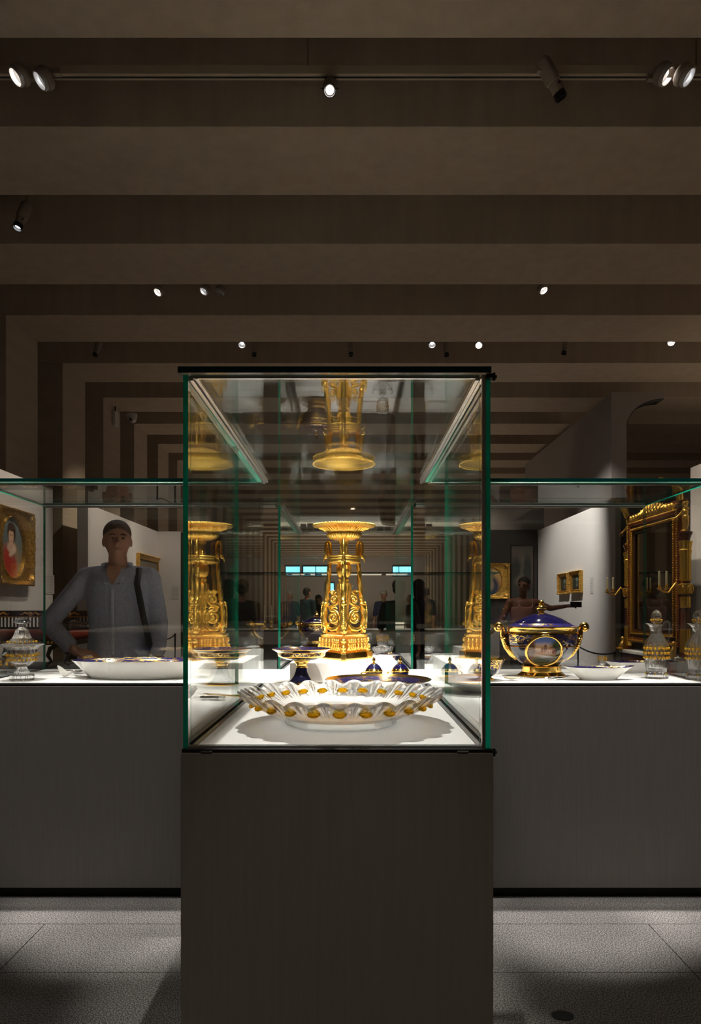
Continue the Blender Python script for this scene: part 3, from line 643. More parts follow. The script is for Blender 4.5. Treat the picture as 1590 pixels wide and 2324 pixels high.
# tureen
def tureen(x, y, z, s, lab, medal=True, rz=0):
    T = thing('tureen', (x, y, z), rz, lab, 'tureen'); T.scale = (s, s, s)
    SY = .8
    m = MB(); m.lathe([(0, 0), (.112, 0), (.114, .006), (.104, .014), (.094, .022), (.094, .046), (.098, .050), (.088, .056), (.06, .058)], 64, sy=SY); m.build('foot', M['gold_bright'], T)
    prof = [(.07, .055), (.090, .060), (.108, .070), (.128, .088), (.146, .110), (.159, .135), (.168, .165), (.1715, .19), (.1725, .203), (.169, .206)]
    m = MB(); m.lathe(prof, 96, sy=SY, U=1, mi=[0, 0, 1, 0, 0, 0, 1, 1, 0], cap=False); m.build('body', [M['darkglaze'], M['cobalt_gold']], T)
    m = MB(); m.lathe([(.1725, .145), (.1625, .143), (.1625, .147), (.167, .149)], 96, sy=SY, cap=False); 
    m.lathe([(.168, .204), (.173, .206), (.172, .212), (.168, .216), (.169, .228), (.174, .234), (.178, .237), (.176, .241), (.16, .243)], 96, sy=SY, cap=False); m.build('gilt_band', M['gold_bright'], T)
    m = MB(); m.lathe([(.172, .240), (.158, .245), (.143, .250), (.136, .256), (.10, .277), (.066, .292), (.04, .300), (.028, .302)], 80, sy=SY, mi=[1, 1, 1, 0, 0, 0, 0], cap=False); lid = m.build('lid', [M['cobalt'], M['gold_cobalt']], T)
    m = MB(); m.lathe([(.026, .300), (.024, .304), (.014, .308), (.012, .313), (.020, .319), (.025, .328), (.024, .336), (.014, .343), (.010, .346), (.014, .352), (.012, .360), (.004, .368), (0, .369)], 32); m.build('finial', M['gold_bright'], lid)
    for sx in (-1, 1):
        m = MB(); sc = []
        m.tube([(sx*.118, 0, .085), (sx*.145, 0, .11), (sx*.168, 0, .145), (sx*.180, 0, .175), (sx*.188, 0, .200), (sx*.190, 0, .220), (sx*.196, 0, .238)], [.012, .016, .018, .016, .013, .012, .013], 14, flat=.9)
        m.tube([(sx*(.208+.013*math.cos(a)), 0, .237+.013*math.sin(a)) for a in [PI*(.95-.14*i) for i in range(18)]], [.0125-.0002*i for i in range(18)], 12)
        m.X = None
        e = [(sx*.208, -.013, .237)]; m.ball((sx*.208, 0, .237), (.014, .019, .014), 14, 10)
        hn = m.build('handle', M['gold_bright'], T)
        m = MB()
        for k in range(9):
            q = k/8; m.ball((sx*(.130+.055*q+.01*math.sin(q*3)), -.016, .098+.09*q), (.005, .005, .008), 8, 6)
        m.lathe([(.017, .178), (.020, .182), (.017, .187)], 16, c=(sx*.182, 0, 0), cap=False)
        m.build('handle_relief', M['gold_bright'], hn)
    if medal:
        def Rz(zz):
            for (r0, z0), (r1, z1) in zip(prof, prof[1:]):
                if z0 <= zz <= z1: return r0+(r1-r0)*(zz-z0)/(z1-z0)
            return prof[-1][0] if zz > .2 else prof[0][0]
        cx, cz, a, b = -.017, .128, .074, .066
        def pt(u, v, off):
            xx = cx+u*a; zz = cz+v*b; R = Rz(zz); return (xx, -SY*math.sqrt(max(R*R-xx*xx, 1e-4))-off, zz)
        v = [pt(0, 0, .004)]; uv = [(.5, .5)]; f = []; n = 48; K = 8
        for i in range(1, K+1):
            for j in range(n): u_, v_ = i/K*math.cos(2*PI*j/n), i/K*math.sin(2*PI*j/n); v.append(pt(u_, v_, .004)); uv.append((.5+u_*.5, .5+v_*.5))
        for j in range(n): f.append((0, 1+j, 1+(j+1) % n))
        for i in range(K-1):
            for j in range(n): f.append((1+i*n+j, 1+(i+1)*n+j, 1+(i+1)*n+(j+1) % n, 1+i*n+(j+1) % n))
        md = MB().add(v, f, 0, uv).build('painted_medallion', M['vedute'], T)
        MB().tube([pt(1.09*math.cos(2*PI*j/64), 1.09*math.sin(2*PI*j/64), .004) for j in range(64)], .0068, 10, closed=True).build('medallion_ring', M['gold_bright'], md)
    return T
M['vedute'] = painted('painted_landscape_porcelain', (.12, .20, .50), (.30, .13, .07), [
  (.5, .60, .55, .16, 0, (.62, .42, .28), .5), (.62, .45, .26, .12, 0, (.46, .20, .11), .08), (.50, .60, .05, .14, 0, (.20, .09, .06), .08), (.41, .54, .04, .10, 0, (.26, .12, .08), .08), (.70, .56, .11, .09, 0, (.55, .26, .15), .08), (.84, .50, .05, .12, 0, (.36, .16, .10), .08), (.60, .44, .02, .06, 0, (.16, .08, .05), .1), (.68, .44, .02, .06, 0, (.16, .08, .05), .1), (.76, .44, .02, .06, 0, (.16, .08, .05), .1),
  (.55, .37, .40, .05, 0, (.45, .24, .13), .3), (.5, .22, .6, .14, 0, (.20, .14, .07), .4), (.58, .27, .20, .04, 0, (.55, .5, .5), .5), (.42, .12, .5, .14, 10, (.04, .05, .02), .4),
  (.07, .45, .13, .6, 0, (.16, .07, .05), .3), (.88, .70, .20, .17, 0, (.03, .06, .015), .4), (.94, .45, .09, .3, 0, (.05, .05, .02), .4)], .1, .06, .8, .62, .25)
x, y = Dk(1228, 3.42); tureen(x, y, ZD+.001, 1.0, 'large cobalt and gilt tureen with painted oval view and ball finial at right')
x, y = Dk(718, 4.7); tureen(x, y, ZD+.07, .62, 'smaller dark tureen with gilt bands behind the tripod on the left', False)
# shallow dish that the rear tureen stands on
x, y = Dk(716, 4.7); T = thing('saucer_stand', (x, y, ZD+.07), 0, 'dark gilt rimmed stand under the rear tureen', 'stand')
# oval bowls and sauce boats
def oval_dish(x, y, z, a, b, h, lab, name='oval_dish', rz=0, base=.72, flare=1, rimm='gold_cobalt', tip=0):
    T = thing(name, (x, y, z), rz, lab, 'dish'); n = 96
    def fn(t, i, r, zz):
        k = 1+tip*max(0, abs(math.cos(t))-.72)*(zz/h)
        return r*k, zz+(tip*.12*h*max(0, abs(math.cos(t))-.8)/.2*(zz/h) if tip else 0)
    r = [(0, .002), (base*.96, .002), (base, 0), (base+.02, .003), (base+(1-base)*.3, h*.32), (base+(1-base)*.62, h*.66), (.985, h*.98), (1, h)]
    m = MB(); m.lathe([(p*a, q) for p, q in r], n, sy=b/a, fn=fn, cap=False); m.build('body', M['porcelain'], T)
    inn = [(1, h), (.995, h*1.012), (.975, h*1.0), (.92, h*.88), (.80, h*.55), (.72, h*.32), (.5, h*.22), (0, h*.2)]
    m = MB(); m.lathe([(p*a, q) for p, q in inn], n, sy=b/a, fn=fn, mi=[1, 1, 0, 0, 2, 3, 3], cap=False); m.build('decorated_inside', [M[rimm], M['gold_bright'], M['cobalt'], M['porcelain']], T)
    return T
x, y = Dk(318, 3.36); oval_dish(x, y, ZD, .325, .17, .084, 'long white porcelain oval bowl with cobalt and gilt inside in left case')
x, y = Dk(1357, 3.25); oval_dish(x, y, ZD, .135, .065, .058, 'white boat shaped dish with gilt inside right of the tureen', 'boat_dish', .05, .6, tip=.9, rimm='gold_cobalt')
x, y = Dk(1438, 3.62); oval_dish(x, y, ZD, .14, .07, .056, 'second white boat shaped dish, half hidden behind the first jug', 'boat_dish', .25, .6, tip=.8)
x, y = Dk(883, 4.25); oval_dish(x, y, ZD, .072, .065, .055, 'small white bowl with cobalt and gilt inside behind the covered cups', 'small_bowl', 0, .5)
# small bowl partly behind the green glass edge at right
def gilt_bowl(x, y, z, lab, s=1):
    T = thing('footed_bowl', (x, y, z), 0, lab, 'bowl'); T.scale = (s,)*3
    m = MB(); m.lathe([(0, 0), (.045, 0), (.045, .005), (.03, .012), (.035, .02), (.06, .035), (.078, .06), (.086, .085), (.096, .100)], 64, mi=[3, 3, 3, 3, 1, 1, 0, 2], cap=False); m.lathe([(.096, .100), (.097, .102), (.084, .086), (.07, .06), (.03, .03), (0, .028)], 64, mi=[3, 3, 1, 1, 1], cap=False)
    m.build('bowl', [M['gold_cobalt'], M['darkglaze'], M['cobalt_gold_s'], M['gold_bright']], T)
x, y = Dk(1100, 3.24); gilt_bowl(x, y, ZD, 'gilt rimmed footed bowl partly hidden by the right green glass edge', .95)

# crystal vessels
def covered_urn(x, y, z, lab):
    T = thing('covered_urn', (x, y, z), 0, lab, 'urn'); A = M['crystal_v']
    fl_ = lambda k, a: (lambda t, i, r, zz: (r*(1+a*abs(math.cos(k*t))), zz))
    m = MB(); m.lathe([(0, 0), (.047, 0), (.05, .004), (.05, .022), (.046, .026), (.036, .028), (.030, .038), (.022, .055), (.020, .062)], 96, fn=fl_(12, .06)); m.build('foot', A, T, False)
    m = MB(); m.lathe([(.018, .060), (.028, .064), (.044, .075), (.056, .088), (.061, .100), (.062, .122), (.064, .14), (.072, .152), (.088, .160), (.092, .163), (.088, .165), (.07, .158), (.058, .14), (.055, .1), (.03, .075), (0, .07)], 144, fn=lambda t, i, r, zz: (r*(1+(.05 if 6 < i < 13 else .02)*math.cos(12*t)), zz)); m.build('bowl', A, T, False)
    m = MB(); m.lathe([(.070, .163), (.072, .166), (.055, .178), (.040, .192), (.032, .21), (.027, .228), (.018, .236), (.012, .243), (.012, .250), (0, .252)], 96, fn=fl_(8, .05)); m.build('lid', A, T, False)
    m = MB(); m.lathe([(.010, .248), (.014, .256), (.032, .262), (.034, .268), (.028, .277), (.016, .284), (0, .287)], 96, fn=fl_(8, .08)); m.build('finial', A, T, False)
    m = MB()
    for row, (zz, r) in enumerate(((.094, .060), (.113, .063))):
        for k in range(24): t = 2*PI*(k+.5*row)/24; m.ball((r*1.02*math.cos(t), r*1.02*math.sin(t), zz), (.0062, .0062, .0062), 8, 5)
    for k in range(20): t = 2*PI*k/20; m.ball((.062*math.cos(t), .062*math.sin(t), .176), .0045, 8, 5)
    tag(m.build('amber_beads', M['amber'], T, False), 'bands of amber beads', kind='stuff')
    for sx in (-1, 1):
        m = MB(); m.tube([(sx*.06, 0, .12), (sx*.078, 0, .118), (sx*.092, 0, .112)], [.010, .008, .003], 8, flat=.5); m.build('lug', A, T, False)
x, y = Dk(50, 3.24); covered_urn(x, y, ZD, 'cut crystal covered urn with amber bead bands at the left')
def jug(x, y, z, lab):
    T = thing('claret_jug', (x, y, z), 0, lab, 'jug', 'crystal claret jugs'); A = M['crystal_v']
    prof = [(0, 0), (.048, 0), (.050, .004), (.050, .020), (.046, .025), (.042, .030), (.046, .060), (.050, .085), (.052, .092), (.053, .15), (.050, .165), (.036, .190), (.024, .210), (.020, .228), (.022, .245), (.027, .252), (.025, .253), (.018, .24), (.016, .22), (.03, .19), (.044, .16), (.046, .1), (.040, .05), (.03, .034), (0, .032)]
    def fn(t, i, r, zz):
        k = 0
        if 1 <= i <= 7: k = .05*abs(math.cos(8*t))
        elif 8 <= i <= 9: k = .02*math.cos(24*t)
        elif 10 <= i <= 13: k = .03*abs(math.cos(8*t))
        rr = r*(1+k)
        if 13 <= i <= 17:
            q = max(0, math.cos(t-PI))**6; rr += q*(.026 if i in (15, 16) else .010); zz += q*(.008 if i in (15, 16) else 0)
        return rr, zz
    m = MB(); m.lathe(prof, 128, fn=fn); m.build('body', A, T, False)
    m = MB(); m.tube([(.018, 0, .225), (.028, 0, .245), (.038, 0, .262), (.052, 0, .268), (.062, 0, .258), (.064, 0, .235), (.060, 0, .2), (.054, 0, .165), (.049, 0, .14)], [.005, .005, .0055, .006, .006, .0055, .005, .005, .006], 10); m.build('handle', M['crystal_c'], T)
    m = MB(); m.lathe([(.012, .235), (.016, .256), (.024, .264), (.025, .272), (.022, .282), (.024, .290), (.020, .306), (.010, .318), (0, .322)], 10); m.build('stopper', A, T, False)
    m = MB()
    for row in range(3):
        zz = .098+.0215*row
        for k in range(18): t = 2*PI*(k+.5*(row % 2))/18; m.ball((.0535*math.cos(t), .0535*math.sin(t), zz), (.0066, .0066, .0066), 8, 5)
    for k in range(12): t = 2*PI*k/12; m.ball((.0245*math.cos(t), .0245*math.sin(t), .274), .0042, 6, 4)
    for k in range(6): t = 2*PI*k/6; m.ball((.05*math.cos(t), .05*math.sin(t), .023), .005, 6, 4)
    tag(m.build('amber_beads', M['amber'], T, False), 'rows of amber beads', kind='stuff')
x, y = Dk(1489, 3.32); jug(x, y, ZD, 'cut crystal claret jug with amber bands in front of the mirror')
x, y = Dk(1584, 3.26); jug(x, y, ZD, 'cut crystal claret jug with amber bands, cut by the right frame edge')
def goblet(x, y, z, lab, s=1, cat='goblet'):
    T = thing('crystal_goblet', (x, y, z), 0, lab, cat); T.scale = (s,)*3
    m = MB(); m.lathe([(0, 0), (.034, 0), (.036, .004), (.022, .01), (.012, .02), (.012, .04), (.024, .055), (.036, .08), (.040, .12), (.041, .15), (.039, .15), (.036, .12), (.03, .08), (0, .06)], 72, fn=lambda t, i, r, zz: (r*(1+(.04 if 5 < i < 9 else .0)*abs(math.cos(9*t))), zz)); m.build('body', M['crystal_v'], T)
    m = MB()
    for row in range(3):
        for k in range(16): t = 2*PI*(k+.5*row)/16; m.ball((.0405*math.cos(t), .0405*math.sin(t), .108+.013*row), .005, 6, 4)
    tag(m.build('amber_beads', M['amber'], T, False), 'rows of amber beads', kind='stuff')
x, y = Dk(868, 4.6); goblet(x, y, ZD+.02, 'crystal goblet with amber beads above the scalloped bowl', .95)
x, y = Dk(925, 4.75); goblet(x, y, ZD, 'crystal goblet with amber beads at the right corner of the rear arm', 1.05)
x, y = Dk(868, 4.42); T = thing('crystal_bowl', (x, y, ZD), 0, 'small scalloped crystal bowl behind the tripod on the right', 'bowl')
MB().lathe([(0, 0), (.03, 0), (.032, .004), (.028, .02), (.045, .04), (.062, .065), (.066, .085), (.062, .083), (.042, .045), (0, .03)], 96, fn=lambda t, i, r, zz: (r*(1+(.02*math.cos(12*t) if i > 3 else 0)), zz+(.005*abs(math.cos(6*t)) if 4 < i < 8 else 0))).build('bowl', M['crystal_v'], T)
# left case: ladle bowl, silver spoon, small lobed dish
def ladle(x, y, z, rz, lab):
    T = thing('ladle', (x, y, z), rz, lab, 'ladle'); n = 40; v = []; f = []; K = 6
    for s in range(2):
        for i in range(K+1):
            q = i/K
            for j in range(n):
                a = 2*PI*j/n; xx = q*.036*math.cos(a); yy = q*.020*math.sin(a)
                v.append((xx, yy, .004+.022*q*q+.030*max(0, -math.cos(a))*q*q+s*.0016))
    for s in range(2):
        for i in range(K):
            for j in range(n): o = s*(K+1)*n; f.append((o+i*n+j, o+i*n+(j+1) % n, o+(i+1)*n+(j+1) % n, o+(i+1)*n+j))
    for j in range(n): f.append((K*n+j, K*n+(j+1) % n, (2*K+1)*n+(j+1) % n, (2*K+1)*n+j))
    MB().add(v, f).build('ladle_bowl', M['porcelain'], T)
    MB().tube([(.034, 0, .024), (.06, .004, .010), (.11, .01, .007), (.16, .014, .007)], [.004, .0035, .003, .005], 10).build('handle', M['silver'], T)
x, y = Dk(146, 3.34); ladle(x, y, ZD, -.25, 'white bowled serving ladle between urn and oval bowl')
x, y = Dk(175, 3.55); spoon((x, y, ZD), .1, M['silver'], 'silver spoon behind the ladle near the oval bowl')
x, y = Dk(1160, 3.20); spoon((x, y, ZD), PI-.05, M['silver'], 'serving spoon with pale ivory bowl in front of the tureen', .2, M['ivory'], 'serving_spoon')
x, y = Dk(1235, 3.22); knife((x, y, ZD), PI+.18, 'silver handled knife lying in front of the tureen')
x, y = Dk(8, 3.55); T = thing('lobed_dish', (x, y, ZD), 0, 'lobed crystal and amber dish behind the covered urn', 'dish')
MB().lathe([(0, 0), (.04, 0), (.04, .01), (.06, .03), (.09, .06), (.1, .075), (.095, .074), (.06, .04), (0, .02)], 72, fn=lambda t, i, r, zz: (r*(1+.08*math.cos(8*t)), zz)).build('bowl', M['crystal_v'], T)
m = MB()
for k in range(20): t = 2*PI*k/20; m.ball((.078*math.cos(t), .078*math.sin(t), .05), .007, 6, 4)
tag(m.build('amber_beads', M['amber'], T, False), kind='stuff')
for j, (px, d) in enumerate(((200, 3.70), (1366, 3.70))):
    x, y = Dk(px, d); goblet(x, y, ZD, ['small crystal goblet behind the oval bowl at left', 'small crystal goblet behind the first boat shaped dish'][j], .55)
sc = bpy.data.objects.get('saucer_stand')
MB().lathe([(0, 0), (.075, 0), (.08, .004), (.088, .012), (.082, .014), (0, .012)], 64, mi=[0, 0, 0, 1, 1]).build('saucer', [M['gold_bright'], M['cobalt_gold_s']], sc)
for o in [q for q in bpy.data.objects if q.name.startswith('tureen') and abs(q.scale[0]-.62) < 1e-3]: o.location.z += .014
# ------------------------------------------------------------------ spotlights on tracks
def track(y, z, x0, x1, lab):
    T = thing('lighting_track', (0, y, z), 0, lab, 'track', 'lighting tracks between the beams')
    MB().box(x0, x1, -.03, .03, -.03, .03).build('track_rail', M['track'], T, False, .003)
    m = MB().box(x0, x1, -.006, .006, -.034, -.03); m.build('track_slot', M['lamp_black'], T, False)
    x = x0+1.0
    while x < x1:
        MB().tube([(x, 0, .03), (x, 0, ZS+.95-z)], .006, 8).build('suspension_rod', M['lamp_body'], T); x += 2.6
tz = HC+3.59
track(4.72, tz, -3.9, 7, 'dark lighting track across the ceiling recess nearest the camera')
for k, nm in ((6.3, 'second'), (7.9, 'third'), (9.45, 'fourth')): track(k, ZS+.60, -3.9, 7, 'lighting track hidden up in the %s recess between beams' % nm)
def head(px, py, y, aim, kind, lit, lab, zt, s=1):
    c = P(px, py, y)                     # centre of the front ring
    a = Vector(aim).normalized()
    L = (.075 if kind == 'ring' else .22)*s
    back = c-a*L; yt = y
    T = thing('track_spotlight', (back.x, back.y, zt), 0, lab, 'spotlight')
    O = Matrix.Translation(-Vector((back.x, back.y, zt))); X = O @ aimX(c, a)
    m = MB(); m.X = X
    if kind == 'ring':
        m.lathe([(0, .065*s), (.04*s, .062*s), (.060*s, .048*s), (.070*s, .035*s), (.070*s, .0), (.058*s, .0), (.056*s, .028*s), (0, .03*s)], 40); hs = m.build('housing', M['lamp_body'], T)
        m = MB(); m.X = X; m.lathe([(.060*s, .004), (.063*s, -.018*s), (.058*s, -.030*s), (.052*s, -.028*s), (.052*s, .004)], 40, cap=False); m.build('front_ring', M['lamp_ring'], hs)
        m = MB(); m.X = X; m.lathe([(0, .022*s), (.022*s, .0225*s), (.026*s, .025*s), (.026*s, .028*s), (0, .029*s)], 32, cap=False); m.build('lens', M['lens' if lit == 2 else 'lens_dim'] if lit else M['lamp_black'], hs)
        m = MB(); m.X = X; m.lathe([(.054*s, .0), (.050*s, .004), (.036*s, .024*s), (.030*s, .0245*s)], 32, cap=False); m.build('baffle', M['lamp_ring'], hs)
    else:
        m.lathe([(0, .27*s), (.035*s, .265*s), (.050*s, .24*s), (.050*s, .12*s), (.046*s, .10*s), (.040*s, .095*s), (.038*s, .05*s), (.036*s, .0)], 32, cap=False); hs = m.build('housing', M['lamp_body'], T)
        m = MB(); m.X = X; m.lathe([(.037*s, .03*s), (.040*s, .03*s), (.041*s, -.012*s), (.035*s, -.012*s), (.033*s, .03*s)], 32, cap=False); m.build('snoot', M['lamp_black'], hs)
        m = MB(); m.X = X; m.lathe([(0, .010*s), (.024*s, .010*s), (.026*s, .012*s)], 32, cap=False); m.build('lens', M['lens' if lit == 2 else 'lens_dim'] if lit else M['lamp_black'], hs)
        m = MB(); m.X = X
        for sx in (-1, 1): m.tube([(sx*.042*s, 0, .07*s), (sx*.056*s, 0, .07*s)], .006*s, 8)
        m.build('focus_knob', M['lamp_black'], hs)
    q = back-a*(.03*s); q = O @ q
    m = MB(); m.tube([(q.x+.0, q.y, 0), (q.x, q.y, min(-.02, q.z*.5)), tuple(q)], .009*s, 8); m.box(q.x-.035*s, q.x+.035*s, q.y-.018, q.y+.018, -.035, -.0); m.build('bracket', M['lamp_body'], T)
zt = tz-.032
head(42, 172, 4.66, (-.62, -.38, -.68), 'ring', 2, 'round track spotlight at the far left of the front track, brightly lit', zt)
head(97, 180, 4.62, (-.66, -.30, -.66), 'ring', 1, 'round track spotlight with bluish oblique lens, second from the left', zt)
head(748, 205, 4.60, (.0, -.72, -.69), 'tube', 2, 'lit cylindrical spotlight at the centre of the front track facing the camera', zt)
head(1272, 220, 4.66, (.52, .12, -.84), 'tube', 0, 'unlit cylindrical spotlight on the front track tilted down to the right', zt)
head(1508, 170, 4.66, (.62, -.38, -.68), 'ring', 2, 'round track spotlight on the right, left one of the lit pair', zt)
head(1555, 172, 4.62, (.62, -.34, -.66), 'ring', 1, 'round track spotlight by the right frame edge, right one of the pair', zt)
z2 = ZS+.57
head(40, 516, 6.22, (-.22, -.25, -.94), 'tube', 1, 'dim cylindrical spotlight in the second ceiling recess at far left', z2)
head(360, 661, 7.86, (-.45, -.45, -.76), 'ring', 2, 'small lit round spotlight in the third recess, left of a pair', z2, .85)
head(464, 659, 7.86, (-.5, -.4, -.76), 'ring', 1, 'small round spotlight in the third recess, lit one of the close pair', z2, .85)
head(500, 661, 7.86, (-.50, .0, -.80), 'ring', 0, 'small unlit round spotlight turned away beside the close pair', z2, .85)
head(1231, 657, 7.86, (.40, -.45, -.76), 'ring', 2, 'small lit round spotlight in the third recess on the right', z2, .85)
for px, py, aim, kind, lit, lab in [(216, 806, (-.25, -.1, -.95), 'tube', 0, 'unlit cylindrical spotlight in the fourth recess, leftmost there'), (549, 781, (0, -.6, -.8), 'ring', 1, 'tiny lit spotlight just below the beam left of centre'),
    (576, 806, (0, -.15, -.98), 'tube', 0, 'cylindrical spotlight in the fourth recess above the case left corner'), (796, 806, (0, -.15, -.98), 'tube', 0, 'cylindrical spotlight in the fourth recess above the case centre'),
    (980, 781, (0, -.6, -.8), 'ring', 1, 'tiny lit spotlight just below the beam right of centre'), (1013, 806, (0, -.15, -.98), 'tube', 0, 'cylindrical spotlight in the fourth recess right of centre'),
    (1086, 782, (-.1, -.65, -.75), 'ring', 2, 'tiny bright spotlight below the beam above the case right corner'), (1279, 802, (-.2, -.1, -.95), 'tube', 0, 'cylindrical spotlight in the fourth recess at the right'),
    (1522, 776, (-.2, -.65, -.75), 'ring', 2, 'tiny bright spotlight below the beam near the right frame edge')]:
    head(px, py, 9.4, aim, kind, lit, lab, ZS+.57, .85)
# dome camera and cable box
c = P(299, 948, 12.28); T = thing('dome_camera', tuple(c), 0, 'white dome security camera hanging under a far beam at left', 'camera')
MB().lathe([(0, .07), (.09, .07), (.095, .04), (.09, .0), (0, .0)], 32).build('housing', M['white_plastic'], T)
MB().lathe([(.085, 0), (.075, -.05), (.04, -.085), (0, -.095)], 32).build('dome', M['lamp_ring'], T); MB().ball((.0, -.06, -.045), .03, 12, 8).build('lens', M['lamp_black'], T)
d = 4.0*F/545; c = P(255, 948, d); T = thing('junction_box', (XL+.004, d+.1, c.z), 0, 'white junction box with cable on the left concrete pier', 'junction box')
MB().box(0, .05, -.09, .09, -.12, .12).build('box', M['white_plastic'], T, True, .006)
MB().tube([(.02, 0, .12), (.02, 0, .25), (.02, -.06, .30), (.02, -.10, .33)], .012, 8).build('cable', M['black_cloth'], T)
c = P(9, 716, 8.3); T = thing('wall_sensor', (XL, c.y, c.z), 0, 'small pale sensor box on the nearest visible concrete pier', 'sensor'); MB().box(0, .09, -.06, .06, -.05, .05).build('body', M['white_plastic'], T, True, .005)

# ------------------------------------------------------------------ pictures
def picture(loc, rz, W, H, fw, lab, pm, oval=None, ornate=True, dep=.06, fm='gold_frame', cat='painting'):
    """faces -Y locally, centre at loc; oval=(rx,rz) opening"""
    T = thing('framed_painting', tuple(loc), rz, lab, cat); w_, h_ = W/2-fw, H/2-fw
    n = 64; seg = []
    if oval:
        ins = [(oval[0]*math.cos(2*PI*i/n), oval[1]*math.sin(2*PI*i/n)) for i in range(n)]
        outs = []
        for x_, z_ in ins:
            a = math.atan2(z_, x_); cx_, cz_ = math.cos(a), math.sin(a); k = min((W/2)/max(abs(cx_), 1e-6), (H/2)/max(abs(cz_), 1e-6)); outs.append((cx_*k, cz_*k))
    else:
        def rect(a, b):
            o = []; q = n//4
            for (x0, z0), (x1, z1) in (((-a, -b), (a, -b)), ((a, -b), (a, b)), ((a, b), (-a, b)), ((-a, b), (-a, -b))):
                for i in range(q): o.append((x0+(x1-x0)*i/q, z0+(z1-z0)*i/q))
            return o
        ins = rect(w_, h_); outs = rect(W/2, H/2)
    prof = [(1, 0), (1, -dep*.7), (.94, -dep), (.82, -dep*.92), (.72, -dep*.6), (.5, -dep*.5), (.28, -dep*.42), (.16, -dep*.55), (.06, -dep*.5), (0, -dep*.15), (0, 0)]
    v = []; f = []
    for t, yy in prof:
        for (a, b), (c_, d_) in zip(ins, outs):
            jig = (random.random()-.5)*.14*dep if ornate and .1 < t < 1 else 0
            v.append((a+(c_-a)*t, yy+jig, b+(d_-b)*t))
    K = len(prof)
    for i in range(K-1):
        for j in range(n): f.append((i*n+j, i*n+(j+1) % n, (i+1)*n+(j+1) % n, (i+1)*n+j))
    MB().add(v, f).build('frame', M[fm], T)
    uv = [(.5+a/(2*(oval[0] if oval else w_)), .5+b/(2*(oval[1] if oval else h_))) for a, b in ins]
    MB().add([(a, -dep*.16, b) for a, b in ins], [tuple(range(n))], 0, uv).build('canvas', pm, T, False)
    if ornate:
        m = MB(); N_ = int(2*(W+H)/.028)
        for i in range(N_):
            q = i/N_*2*(W+H); e = .006
            if q < W: p = (-W/2+q, -H/2+e)
            elif q < W+H: p = (W/2-e, -H/2+q-W)
            elif q < 2*W+H: p = (W/2-(q-W-H), H/2-e)
            else: p = (-W/2+e, H/2-(q-2*W-H))
            m.ball((p[0], -dep*.85, p[1]), (.013, .011, .013), 6, 4)
        tag(m.build('carved_edge', M[fm], T), kind='stuff')
        if oval:
            m = MB()
            for sx in (-1, 1):
                for sz in (-1, 1):
                    for k in range(5):
                        a = math.radians(18+13*k); r = .05-.004*abs(k-2)
                        m.tube([(sx*(W/2-.03-r*math.cos(a)*t*1.6), -dep*(.55+.3*math.sin(t*3)), sz*(H/2-.03-r*math.sin(a)*t*1.6)) for t in [i/6 for i in range(7)]], [.012, .014, .013, .011, .009, .006, .003], 7)
                    m.ball((sx*(W/2-.045), -dep*.8, sz*(H/2-.045)), (.028, .018, .028), 10, 8)
            m.build('corner_spandrel', M[fm], T)
    return T
M['p_lady'] = painted('lady_in_red_portrait', (.16, .21, .22), (.20, .17, .13), [(.52, .30, .34, .30, 0, (.30, .22, .15), .25), (.36, .20, .20, .34, 25, (.45, .03, .02), .25), (.60, .16, .15, .20, 0, (.40, .05, .04), .3),
   (.50, .50, .20, .10, 0, (.70, .48, .36), .2), (.50, .58, .06, .10, 0, (.68, .44, .32), .2), (.50, .74, .19, .17, 0, (.05, .02, .012), .2), (.48, .68, .115, .145, 0, (.80, .50, .36), .12), (.5, .83, .17, .07, 0, (.06, .025, .015), .2), (.445, .70, .022, .012, 0, (.08, .04, .03), .3), (.52, .70, .022, .012, 0, (.08, .04, .03), .3), (.48, .60, .03, .012, 0, (.55, .12, .09), .3), (.55, .42, .16, .05, 20, (.75, .55, .42), .3)], .4, .06)
M['p_hood'] = painted('blue_mantle_portrait', (.62, .38, .14), (.35, .17, .06), [(.48, .30, .40, .40, 0, (.03, .045, .10), .2), (.46, .36, .20, .22, 0, (.36, .26, .18), .25), (.45, .70, .22, .24, 0, (.28, .22, .15), .15), (.42, .70, .12, .17, 0, (.62, .36, .26), .15), (.40, .28, .14, .10, 30, (.55, .32, .22), .2)], .4, .05)
M['p_group'] = painted('grey_group_scene', (.16, .13, .09), (.04, .035, .03), [(.2, .35, .10, .30, 0, (.30, .27, .22), .3), (.40, .38, .08, .28, 0, (.22, .20, .18), .3), (.62, .40, .08, .3, 0, (.05, .05, .05), .3), (.8, .36, .09, .3, 0, (.12, .10, .08), .3)], .45, .15)
M['p_land'] = painted('dark_landscape', (.085, .07, .06), (.012, .012, .010), [(.2, .62, .26, .2, 20, (.012, .014, .008), .3), (.75, .62, .2, .24, 0, (.01, .012, .008), .3), (.5, .5, .3, .06, 0, (.11, .08, .06), .5)], .5, .3)
M['p_moon'] = painted('green_moonlit_scene', (.06, .09, .07), (.008, .012, .010), [(.5, .72, .28, .16, 0, (.14, .19, .15), .5), (.22, .55, .22, .4, 10, (.01, .02, .015), .4), (.8, .5, .2, .4, 0, (.01, .02, .012), .4), (.5, .3, .1, .12, 0, (.1, .1, .07), .4)], .5, .2)
def onwall_left(px, py, W, H, fw, lab, pm, **k): d = 3.6*F/(800-px); return picture((-3.599, d, HC+(1382-py)*d/F), PI/2, W, H, fw, lab, pm, **k)
onwall_left(23, 1242, .80, .79, .10, 'oval portrait of a dark-haired lady in red in square gilt frame', M['p_lady'], oval=(.24, .315), dep=.09)
onwall_left(335, 1317, 1.32, .86, .09, 'wide gilt framed group scene on the far left partition', M['p_group'])
